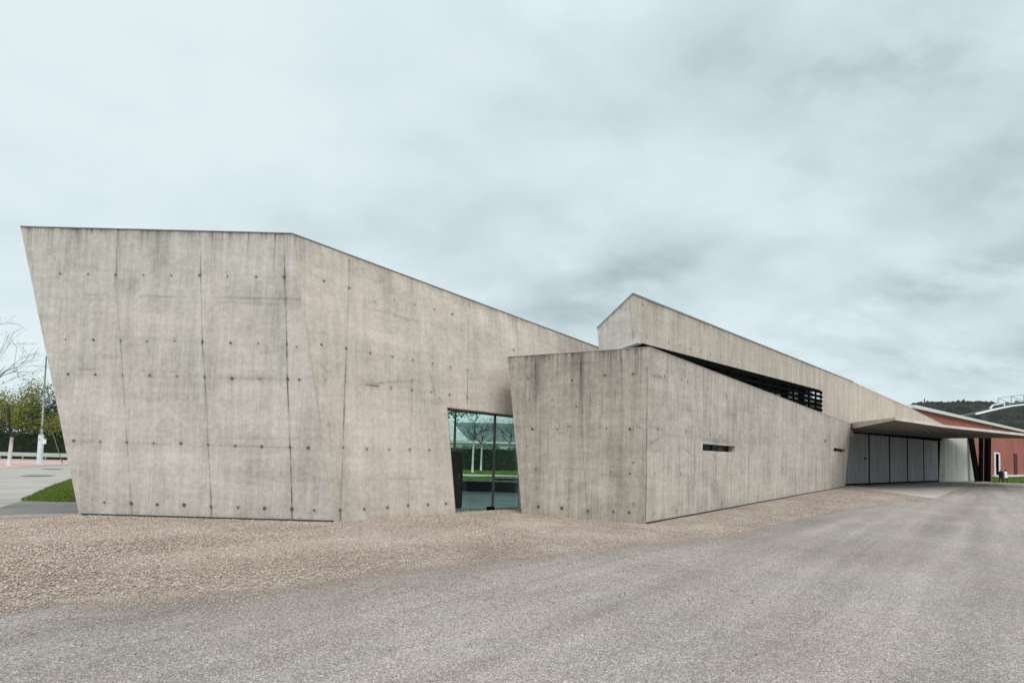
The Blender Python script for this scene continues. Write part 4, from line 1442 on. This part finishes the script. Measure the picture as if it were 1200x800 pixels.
# ------------------------------------------------------------------ garden behind the glass
lw = thing("low_wall", (-1, 25.2, 0), "low dark blue grey wall along the garden terrace behind the glass", "wall")
m = MB()
m.box((-1.5, 25.2, 0.235), 6.5, 0.18, 0.235)
m.build("body", simple_mat("blue_grey_wall", (0.055, 0.085, 0.11), 0.6, 0.15, 1), lw)
m = MB()
m.box((-1.5, 25.2, 0.487), 6.55, 0.21, 0.014)
m.build("capping", simple_mat("blue_grey_capping", (0.16, 0.21, 0.24), 0.6, 0.15, 1), lw)
bn = thing("garden_bench", (0.2, 30, 0), "dark blue slab bench on the garden lawn behind the glass", "bench")
m = MB()
m.box((0.45, 28, 0.50), 1.35, 0.45, 0.05)
m.build("seat", simple_mat("bench_slab", (0.03, 0.05, 0.075), 0.5, 0.15, 1), bn)
for dx in (-1.2, 0.3, 1.3):
    m = MB()
    m.box((0.45 + dx * .85, 28, 0.235), 0.08, 0.4, 0.215)
    m.build("leg", simple_mat("bench_leg", (0.03, 0.04, 0.06), 0.5, 0.15, 1), bn)
GG = "white trunked trees in the garden"
for i, (px, py, lab, h, nl) in enumerate(((553.5, 554, "white trunked garden tree behind the glass, the one closest to the locker", 7.4, 260),
                                          (563.5, 551.3, "white trunked garden tree behind the glass, between the other two white trunks", 7.8, 260),
                                          (596.5, 551.0, "white trunked garden tree behind the glass pane right of the mullion", 7.0, 250))):
    p = G(px, py)
    tree(p, h, 3.3, 1.7, nl, 0.06, LF_SPRING, lab, 80 + i, True, 5, 0.10, group=GG, lean=(0.05, 0))
p = AY(532, 545, 38)
tree(Vector((p.x, p.y, 0)), 7.2, 4.6, 1.5, 2600, 0.09, LF_MID, "leafy green tree at the corner of the glass entrance, in the garden", 95, False, 4, 0.10)
ho = thing("white_house", (0, 70, 0), "white house with a grey pitched roof beyond the garden hedge", "house")
yh = 68.0
zr0, zr1 = AY(560, 517, yh).z, AY(560, 495, yh + 4).z
m = MB()
xl, xr = AY(512, 520, yh).x, AY(640, 520, yh).x
m.prism([(xl, yh, 0), (xr, yh, 0), (xr, yh + 9, 0), (xl, yh + 9, 0)], [(xl, yh, zr0), (xr, yh, zr0), (xr, yh + 9, zr0), (xl, yh + 9, zr0)])
m.build("wall", M_WHITEWALL, ho)
gx = AY(545, 516, yh).x
m = MB()
gt, gb = AY(527, 500, yh).x, AY(550, 516, yh).x
m.prism([(xl - 3, yh - 0.5, zr0 + 0.004), (gb, yh - 0.5, zr0 + 0.004), (gb, yh + 4, zr0 + .004), (xl - 3, yh + 4, zr0 + .004)],
        [(xl - 3, yh - 0.5, zr0 + 2.6), (gt, yh - 0.5, zr0 + 2.6), (gt, yh + 4, zr0 + 2.6), (xl - 3, yh + 4, zr0 + 2.6)])
m.build("gable", M_WHITEWALL, ho)
m = MB()
m.prism([(xl - .5, yh - 0.3, zr0 + 0.01), (xr, yh - 0.3, zr0 + 0.01), (xr, yh + 9, zr0 + .01), (xl - .5, yh + 9, zr0 + .01)],
        [(xl - .2, yh + 4.3, zr1), (xr, yh + 4.3, zr1), (xr, yh + 4.5, zr1), (xl - .2, yh + 4.5, zr1)])
m.build("roof", M_ROOFGREY, ho)
m = MB()
m.box(((xl + xr) / 2, yh - 0.36, zr0 - 0.12), (xr - xl) / 2, 0.05, 0.13)
m.build("gutter", M_WHITE, ho)

# ------------------------------------------------------------------ red building, hill, bridge roof
def brick_mat():
    m, nt, b = new_mat("red_brick")
    x = NT(nt)
    P = x.n("ShaderNodeTexCoord").outputs["Object"]
    f = x.rng(x.noise(P, 0.25, 6, 0.65), 0.3, 0.7)
    f2 = x.noise(x.mapping(P, (1, 1, 6)), 3, 3)
    c = x.mix(f, (0.29, 0.085, 0.06, 1), (0.41, 0.135, 0.10, 1))
    c = x.mix(x.math("MULTIPLY", f2, 0.25), c, (0.25, 0.08, 0.05, 1))
    x.set(b.inputs["Base Color"], c)
    b.inputs["Roughness"].default_value = 0.9
    return m


zr = 9.7
R1, R2 = AZ(1068, 478.6, zr), AZ(1200, 507.0, zr)
er = (R2 - R1).normalized()
R0 = R1 - er * 0.8
R3 = R2 + er * 45
nr = Vector((er.y, -er.x, 0))
if nr.dot(-R1) < 0:
    nr = -nr
red = thing("red_building", (R2.x, R2.y, 0), "long red brick building with a white eave behind the concrete canopy", "building")
fl0 = lambda p, z, o=0.0: Vector((p.x, p.y, z)) + nr * o
PR = Plane(fl0(R1, 0), fl0(R2, 0), fl0(R1, 1))
m = MB()
m.prism([fl0(R0, 0), fl0(R3, 0), fl0(R3, 0, -18), fl0(R0, 0, -18)], [fl0(R0, zr), fl0(R3, zr), fl0(R3, zr, -18), fl0(R0, zr, -18)])
m.build("wall", brick_mat(), red)
m = MB()
m.prism([fl0(R0, zr + .004, 0.55), fl0(R3, zr + .004, 0.55), fl0(R3, zr + .004, -18.3), fl0(R0, zr + .004, -18.3)], [fl0(R0, zr + .45, 0.60), fl0(R3, zr + .45, 0.60), fl0(R3, zr + .6, -18.3), fl0(R0, zr + .6, -18.3)])
m.build("eave", M_WHITE, red)
m = MB()
q0, q1 = PR.hit(1163, 556), PR.hit(1260, 559)
m.prism([fl0(q0, 0, 0.004), fl0(q1, 0, 0.004), fl0(q1, 0, 0.5), fl0(q0, 0, 0.5)], [fl0(q0, 0.42, 0.004), fl0(q1, 0.42, 0.004), fl0(q1, 0.42, 0.5), fl0(q0, 0.42, 0.5)])
m.build("plinth", M_WHITEWALL, red)


def opening(xa, xb, ya, yb_, name, mat, fw, fmat, bars=0):
    a, b = PR.uv(xa, ya), PR.uv(xb, yb_)
    u0, u1, v0, v1 = a[0], b[0], b[1], a[1]
    m = MB()
    rz = math.atan2(PR.eu.y, PR.eu.x)
    m.box(PR.w((u0 + u1) / 2, (v0 + v1) / 2, -0.04), (u1 - u0) / 2, 0.05, (v1 - v0) / 2, rz)
    d = m.build(name, mat, red)
    m = MB()
    for (p, q) in (((u0, v0), (u0, v1)), ((u1, v0), (u1, v1)), ((u0, v1), (u1, v1))):
        m.bar(PR.w(*p, -0.10), PR.w(*q, -0.10), fw, fw)
    m.build("frame", fmat, d)
    return d


opening(1164.2, 1170.0, 530.5, 558, "door", M_BLACK, 0.30, M_WHITE)
opening(1187.8, 1191.2, 531.3, 556, "window", simple_mat("dark_red_shutter", (0.05, 0.012, 0.012), 0.5), 0.1, simple_mat("dark_red_frame", (0.09, 0.02, 0.018), 0.5))

# mast
mp = AY(1083.3, 477.5, 125)
ms = thing("mast", (mp.x, mp.y, 0), "thin dark antenna mast rising behind the white eave", "mast")
m = MB()
mtz = AY(1083.3, 466.5, 125).z
m.tube([(mp.x, mp.y, 0), (mp.x, mp.y, mtz - 1), (mp.x, mp.y, mtz)], [0.22, 0.14, 0.05], 8)
m.build("pole", M_BASE, ms)
m = MB()
m.bar((mp.x, mp.y - 0.1, mtz - 2.0), (mp.x, mp.y - 0.1, mtz - 0.2), 0.06, 0.06, up=Vector((0, 1, 0)))
for k in range(3):
    m.bar((mp.x - 0.25, mp.y, mtz - 0.5 - 0.6 * k), (mp.x + 0.25, mp.y, mtz - 0.5 - 0.6 * k), 0.05, 0.05)
tag(m.build("aerial", M_BASE, ms))

# bridge-like arched roof
yB = 122.0
br = thing("arched_roof", AY(1190, 560, yB), "arched white edged roof with a lattice railing in front of the wooded hill", "roof")
br.location.z = 0
pp = [(1144.5, 484.0), (1152, 482.2), (1161.5, 479.8), (1175, 476.8), (1186, 474.6), (1200, 473.0), (1225, 470.5), (1260, 469), (1300, 469.5)]
pts = [AY(x, y, yB) for x, y in pp]
back = Vector((6, 16, 0))
m = MB()
for a, b in zip(pts[:-1], pts[1:]):
    m.prism([a + Vector((0, 0.4, -0.5)), b + Vector((0, .4, -0.5)), b + back + Vector((0, 0, -0.5)), a + back + Vector((0, 0, -0.5))],
            [a + Vector((0, 0.4, -0.05)), b + Vector((0, .4, -0.05)), b + back, a + back])
m.build("deck", M_BASE, br)
m = MB()
for a, b in zip(pts[:-1], pts[1:]):
    m.prism([a + Vector((0, -.1, -0.33)), b + Vector((0, -.1, -0.33)), b + Vector((0, .38, -0.33)), a + Vector((0, .38, -0.33))],
            [a + Vector((0, -.1, 0.05)), b + Vector((0, -.1, 0.05)), b + Vector((0, .38, 0.05)), a + Vector((0, .38, 0.05))])
m.build("fascia", M_WHITE, br)
m = MB()
rail_t = [AY(x, y, yB + 1.5) for x, y in ((1170, 466.5), (1185, 464.0), (1200, 462.2), (1225, 460.5), (1260, 459))]
rail_b = [AY(x, y, yB + 1.5) for x, y in ((1169.5, 475), (1185, 472.3), (1200, 470.2), (1225, 468), (1260, 467))]
for i in range(len(rail_t) - 1):
    m.bar(rail_t[i], rail_t[i + 1], 0.12, 0.14)
    m.bar(rail_b[i], rail_b[i + 1], 0.12, 0.12)
    m.bar(rail_t[i], rail_b[i], 0.12, 0.14)
    m.bar(rail_t[i], rail_b[i + 1], 0.09, 0.1)
m.build("railing", M_STEEL, br)
m = MB()
ro = [AY(1160, 479.0, yB + 1), AY(1163.5, 474.5, yB + 1), AY(1176, 471.8, yB + 1), AY(1177, 475.5, yB + 1)]
for a, b in zip(ro[:-1], ro[1:]):
    m.bar(a, b, 0.3, 0.26)
m.build("strut_frame", M_WHITE, br)
m = MB()
for x in (1222, 1285):
    p = AY(x, 475, yB + 6)
    m.bar((p.x, p.y, 0), (p.x, p.y, p.z - 0.3), 0.9, 0.9)
m.build("pier", M_BASE, br)

# wooded hill
def hill():
    m, nt, b = new_mat("wooded_hill")
    x = NT(nt)
    P = x.n("ShaderNodeTexCoord").outputs["Object"]
    cell = x.n("ShaderNodeSeparateColor")
    x.set(cell.inputs[0], x.voronoi(P, 0.14, out="Color"))
    c = x.ramp(cell.outputs[0], [(0.0, (0.008, 0.012, 0.011)), (0.4, (0.014, 0.019, 0.016)), (0.75, (0.022, 0.025, 0.02)), (0.92, (0.04, 0.032, 0.023)), (1.0, (0.055, 0.04, 0.025))])
    f = x.rng(x.noise(P, 0.02, 4), 0.35, 0.65)
    c = x.mix(x.math("MULTIPLY", f, 0.4), c, (0.02, 0.026, 0.022, 1))
    x.set(b.inputs["Base Color"], c)
    b.inputs["Roughness"].default_value = 1
    X, Y = np.meshgrid(np.linspace(250, 1300, 520), np.linspace(430, 1000, 150))
    rp = np.array([(250, 0), (380, 0.05), (430, 0.3), (500, 0.72), (560, 0.97), (620, 1.0), (720, 0.98), (900, 1.1), (1100, 1.0), (1300, 0.7)])
    ridge = np.interp(X, rp[:, 0], rp[:, 1])
    t = np.clip((Y - 430) / 270, 0, 1)
    prof = np.where(Y < 700, t * t * (3 - 2 * t), 1 - 0.3 * (Y - 700) / 300)
    r = np.random.default_rng(3)
    Z = 88 * ridge * prof
    for _ in range(2):
        Z += r.normal(0, 1.2, Z.shape)
    for k in range(24):
        wx, wy, ph = r.uniform(0.02, 0.12), r.uniform(0.02, 0.1), r.uniform(0, 6)
        Z += 0.55 * np.sin(X * wx + Y * wy + ph)
    Z = np.where(ridge < 0.04, -1, Z)
    Z[0] = -2
    V = np.stack([X.ravel(), Y.ravel(), Z.ravel()], 1)
    I = np.arange(X.size).reshape(X.shape)
    Fq = np.stack([I[:-1, :-1], I[:-1, 1:], I[1:, 1:], I[1:, :-1]], -1).reshape(-1, 4)
    tag(np_mesh("hill", V, Fq, m), kind="structure")


hill()

# ------------------------------------------------------------------ people
SKIN = simple_mat("skin", (0.45, 0.28, 0.20), 0.6)
def person(loc, H, face, coat_c, leg_c, hair_c, label, stride, coat_len, seed):
    root = thing("person", loc, label, "person")
    root.rotation_euler = (0, 0, 0)
    R = Matrix.Rotation(face, 3, "Z")
    L = Vector(loc)
    s = H / 1.7
    J_ = {"pel": (0, 0, 0.92), "waist": (0, 0.01, 1.08), "chest": (0, 0, 1.27), "neck": (0, 0.0, 1.44), "nk2": (0, -0.01, 1.50), "head": (0, -0.03, 1.58), "crown": (0, -0.02, 1.66)}
    rad = {"pel": 0.14, "waist": 0.125, "chest": 0.15, "neck": 0.065, "nk2": 0.055, "head": 0.095, "crown": 0.075}
    edges = [("pel", "waist"), ("waist", "chest"), ("chest", "neck"), ("neck", "nk2"), ("nk2", "head"), ("head", "crown")]
    for sd, sg in (("l", -1), ("r", 1)):
        fwdk = stride * sg
        J_.update({"hip" + sd: (0.09 * sg, 0, 0.86), "kn" + sd: (0.10 * sg, -fwdk * 0.5 - 0.03, 0.48), "an" + sd: (0.10 * sg, -fwdk + 0.03, 0.09), "to" + sd: (0.11 * sg, -fwdk - 0.14, 0.04),
                   "sh" + sd: (0.18 * sg, 0, 1.37), "el" + sd: (0.25 * sg, 0.05 + fwdk * 0.2, 1.10), "wr" + sd: (0.24 * sg, -0.06 + fwdk * .5, 0.87), "hd" + sd: (0.235 * sg, -0.09 + fwdk * .6, 0.79)})
        rad.update({"hip" + sd: 0.095, "kn" + sd: 0.062, "an" + sd: 0.045, "to" + sd: 0.04, "sh" + sd: 0.065, "el" + sd: 0.045, "wr" + sd: 0.032, "hd" + sd: 0.036})
        edges += [("pel", "hip" + sd), ("hip" + sd, "kn" + sd), ("kn" + sd, "an" + sd), ("an" + sd, "to" + sd), ("chest", "sh" + sd), ("sh" + sd, "el" + sd), ("el" + sd, "wr" + sd), ("wr" + sd, "hd" + sd)]
    ks = list(J_)
    me = bpy.data.meshes.new("body")
    me.from_pydata([tuple(L + R @ (Vector(J_[k]) * s)) for k in ks], [(ks.index(a), ks.index(b)) for a, b in edges], [])
    o = bpy.data.objects.new("tmp_body", me)
    col.objects.link(o)
    md = o.modifiers.new("skin", "SKIN")
    for i, k in enumerate(ks):
        sv = me.skin_vertices[0].data[i]
        sv.radius = (rad[k] * s, rad[k] * s)
        sv.use_root = (k == "pel")
    o.modifiers.new("sub", "SUBSURF").levels = 2
    dg = bpy.context.evaluated_depsgraph_get()
    bm_ = bpy.data.meshes.new_from_object(o.evaluated_get(dg))
    bpy.data.objects.remove(o)
    bm_.name = "body"
    for m_ in (SKIN, simple_mat("trousers", leg_c, 0.9), simple_mat("shoes", (0.02, 0.02, 0.02), 0.6), simple_mat("sleeves", coat_c, 0.85)):
        bm_.materials.append(m_)
    for p in bm_.polygons:
        c = R.inverted() @ (Vector(p.center) - L) / s
        if c.z < 0.10:
            p.material_index = 2
        elif c.z < 0.95 and abs(c.x) < 0.2:
            p.material_index = 1
        elif c.z < 1.46 and c.z > 0.86:
            p.material_index = 3
        p.use_smooth = True
    body = link("body", bm_, None, root, True)
    # coat: one lofted shell
    m = MB()
    rings = [(coat_len, 0.25, 0.18), (0.92, 0.235, 0.165), (1.08, 0.205, 0.15), (1.27, 0.225, 0.16), (1.39, 0.20, 0.13), (1.46, 0.10, 0.09)]
    n = 14
    k0 = 0
    for (z_, rx, ry) in rings:
        for j in range(n):
            t = 2 * math.pi * j / n
            m.v.append(tuple(L + R @ (Vector((rx * math.cos(t), ry * math.sin(t), z_)) * s)))
    for i in range(len(rings) - 1):
        for j in range(n):
            m.f.append((i * n + j, i * n + (j + 1) % n, (i + 1) * n + (j + 1) % n, (i + 1) * n + j))
    m.build("coat", simple_mat("coat", coat_c, 0.85), root, True)
    m = MB()
    rings = [(1.50, 0.075, 0.07), (1.56, 0.108, 0.108), (1.63, 0.112, 0.115), (1.69, 0.085, 0.09), (1.715, 0.03, 0.03)]
    for (z_, rx, ry) in rings:
        for j in range(n):
            t = 2 * math.pi * j / n
            m.v.append(tuple(L + R @ (Vector((rx * math.cos(t), ry * math.sin(t) + 0.03, z_)) * s)))
    for i in range(len(rings) - 1):
        for j in range(n):
            m.f.append((i * n + j, i * n + (j + 1) % n, (i + 1) * n + (j + 1) % n, (i + 1) * n + j))
    m.build("hair", simple_mat("hair", hair_c, 0.8), root, True)


person(G(1173.4, 564.9), 1.62, math.radians(160), (0.012, 0.012, 0.014), (0.015, 0.015, 0.017), (0.42, 0.33, 0.25), "person in black clothes with light hair walking on the grass edge", 0.14, 0.55, 1)
person(G(1178.4, 565.2), 1.60, math.radians(200), (0.78, 0.78, 0.80), (0.02, 0.02, 0.023), (0.02, 0.016, 0.014), "person in a white coat with dark hair walking on the grass edge", 0.16, 0.62, 2)

# ------------------------------------------------------------------ sky and light
SUN_DIR = Vector((0.22, -0.66, 0.72)).normalized()            # towards the sun
el, az = math.asin(SUN_DIR.z), math.atan2(SUN_DIR.x, SUN_DIR.y)
w = bpy.data.worlds.new("World")
sc.world = w
w.use_nodes = True
nt = w.node_tree
x = NT(nt)
bg = nt.nodes["Background"]
sky = x.n("ShaderNodeTexSky", sky_type="NISHITA", sun_disc=False, sun_elevation=el, sun_rotation=az)
gen = x.n("ShaderNodeTexCoord").outputs["Generated"]
sp = x.n("ShaderNodeSeparateXYZ")
x.set(sp.inputs[0], gen)
zc = x.math("ADD", x.math("MAXIMUM", sp.outputs[2], 0.0), 0.13)
cx, cy = x.math("DIVIDE", sp.outputs[0], zc), x.math("DIVIDE", sp.outputs[1], zc)
cb_ = x.n("ShaderNodeCombineXYZ")
x.set(cb_.inputs[0], cx)
x.set(cb_.inputs[1], cy)
pc = cb_.outputs[0]
zc2 = x.math("ADD", x.math("MAXIMUM", sp.outputs[2], 0.0), 0.42)
cb2 = x.n("ShaderNodeCombineXYZ")
x.set(cb2.inputs[0], x.math("DIVIDE", sp.outputs[0], zc2))
x.set(cb2.inputs[1], x.math("DIVIDE", sp.outputs[1], zc2))
pc2 = cb2.outputs[0]
n1 = x.noise(x.mapping(pc2, (1.6, 2.0, 1), (0, 0, 0.35), (2.3, 0.4, 0)), 1.0, 5, 0.5, 0.15)
n2 = x.noise(x.mapping(pc2, (4.2, 5.5, 1), (0, 0, -0.35), (7.1, 3.4, 0)), 1.0, 4, 0.48, 0.0)
n3 = x.noise(x.mapping(pc, (0.25, 0.3, 1), (0, 0, 0.1), (1.0, 5.0, 0)), 1.0, 3, 0.5)
f = x.math("ADD", x.math("MULTIPLY", n1, 0.5), x.math("ADD", x.math("MULTIPLY", n2, 0.26), x.math("MULTIPLY", n3, 0.24)))
# darker lumps in the cloud deck, by bearing and height over the skyline
yy = x.math("MAXIMUM", sp.outputs[1], 0.05)
ta, tb = x.math("DIVIDE", sp.outputs[0], yy), x.math("DIVIDE", sp.outputs[2], yy)
lump_n = x.noise(x.mapping(pc2, (6, 10, 1), (0, 0, 0.3), (3, 8, 0)), 1.0, 7, 0.6, 0.0)
for (a_, b_, ra_, rb_, rot_, k_) in ((0.24, 0.36, 0.13, 0.075, 0.15, 0.17), (0.72, 0.32, 0.36, 0.055, 0.28, 0.20), (0.84, 0.20, 0.38, 0.06, 0.03, 0.24), (0.85, 0.86, 0.42, 0.22, 0.2, 0.17),
                                     (0.55, 0.58, 0.07, 0.05, 0.2, 0.10), (0.14, 0.80, 0.10, 0.06, -0.3, 0.08), (0.55, 0.42, 0.12, 0.05, 0.1, 0.09), (0.10, 0.29, 0.16, 0.06, 0.2, 0.08), (1.2, 0.5, 0.4, 0.12, 0.3, 0.14)):
    da, db = x.math("SUBTRACT", ta, a_), x.math("SUBTRACT", tb, b_)
    c_, s_ = math.cos(rot_), math.sin(rot_)
    e1 = x.math("DIVIDE", x.math("ADD", x.math("MULTIPLY", da, c_), x.math("MULTIPLY", db, s_)), ra_)
    e2 = x.math("DIVIDE", x.math("SUBTRACT", x.math("MULTIPLY", db, c_), x.math("MULTIPLY", da, s_)), rb_)
    r2 = x.math("ADD", x.math("MULTIPLY", e1, e1), x.math("MULTIPLY", e2, e2))
    g_ = x.math("EXPONENT", x.math("MULTIPLY", r2, -1.0))
    f = x.math("ADD", f, x.math("MULTIPLY", x.math("MULTIPLY", g_, k_ * 0.42), x.rng(lump_n, 0.32, 0.62, 0.35, 1.35, True)))
# thicker cloud to the east and low down
azm = x.math("MULTIPLY", sp.outputs[0], x.rng(sp.outputs[2], 0.0, 0.75, 0.10, 0.07))
f = x.math("ADD", x.math("MULTIPLY", x.math("SUBTRACT", f, 0.5), 1.25), x.math("ADD", azm, 0.40))
f = x.math("ADD", f, x.rng(sp.outputs[2], 0.0, 0.25, 0.03, 0.0))
cloud = x.ramp(f, [(0.30, (0.80, 0.91, 0.94)), (0.42, (0.72, 0.84, 0.87)), (0.54, (0.60, 0.72, 0.75)), (0.64, (0.46, 0.555, 0.585)), (0.74, (0.36, 0.435, 0.46))])
# overcast sky: brightened overhead and behind the camera to lift the concrete
zen = x.rng(sp.outputs[2], 0.62, 0.97, 1.0, 2.1, True)
bk_ = x.rng(sp.outputs[1], 0.1, -0.7, 1.0, 1.45, True)
gain = x.math("MULTIPLY", zen, bk_)
vm = x.n("ShaderNodeVectorMath", operation="SCALE")
x.set(vm.inputs[0], cloud)
x.set(vm.inputs["Scale"], x.math("MULTIPLY", gain, 10.0))
mixc = x.mix(0.93, sky.outputs[0], vm.outputs[0])
x.set(bg.inputs[0], mixc)
bg.inputs[1].default_value = 0.1

sl_ = bpy.data.lights.new("sun", "SUN")
sl_.energy = 1.3
sl_.angle = math.radians(25)
sl_.color = (1.0, 0.95, 0.88)
so = bpy.data.objects.new("sun", sl_)
so.rotation_euler = SUN_DIR.to_track_quat("Z", "Y").to_euler()
so.location = (0, -10, 40)
col.objects.link(so)

vs = sc.view_settings
vs.view_transform = "Standard"
vs.look = "None"
vs.exposure = 0.0
vs.gamma = 1.0
vs.use_curve_mapping = False
sc.render.engine = "CYCLES"
sc.cycles.use_denoising = True
sc.cycles.max_bounces = 8
sc.cycles.transparent_max_bounces = 16
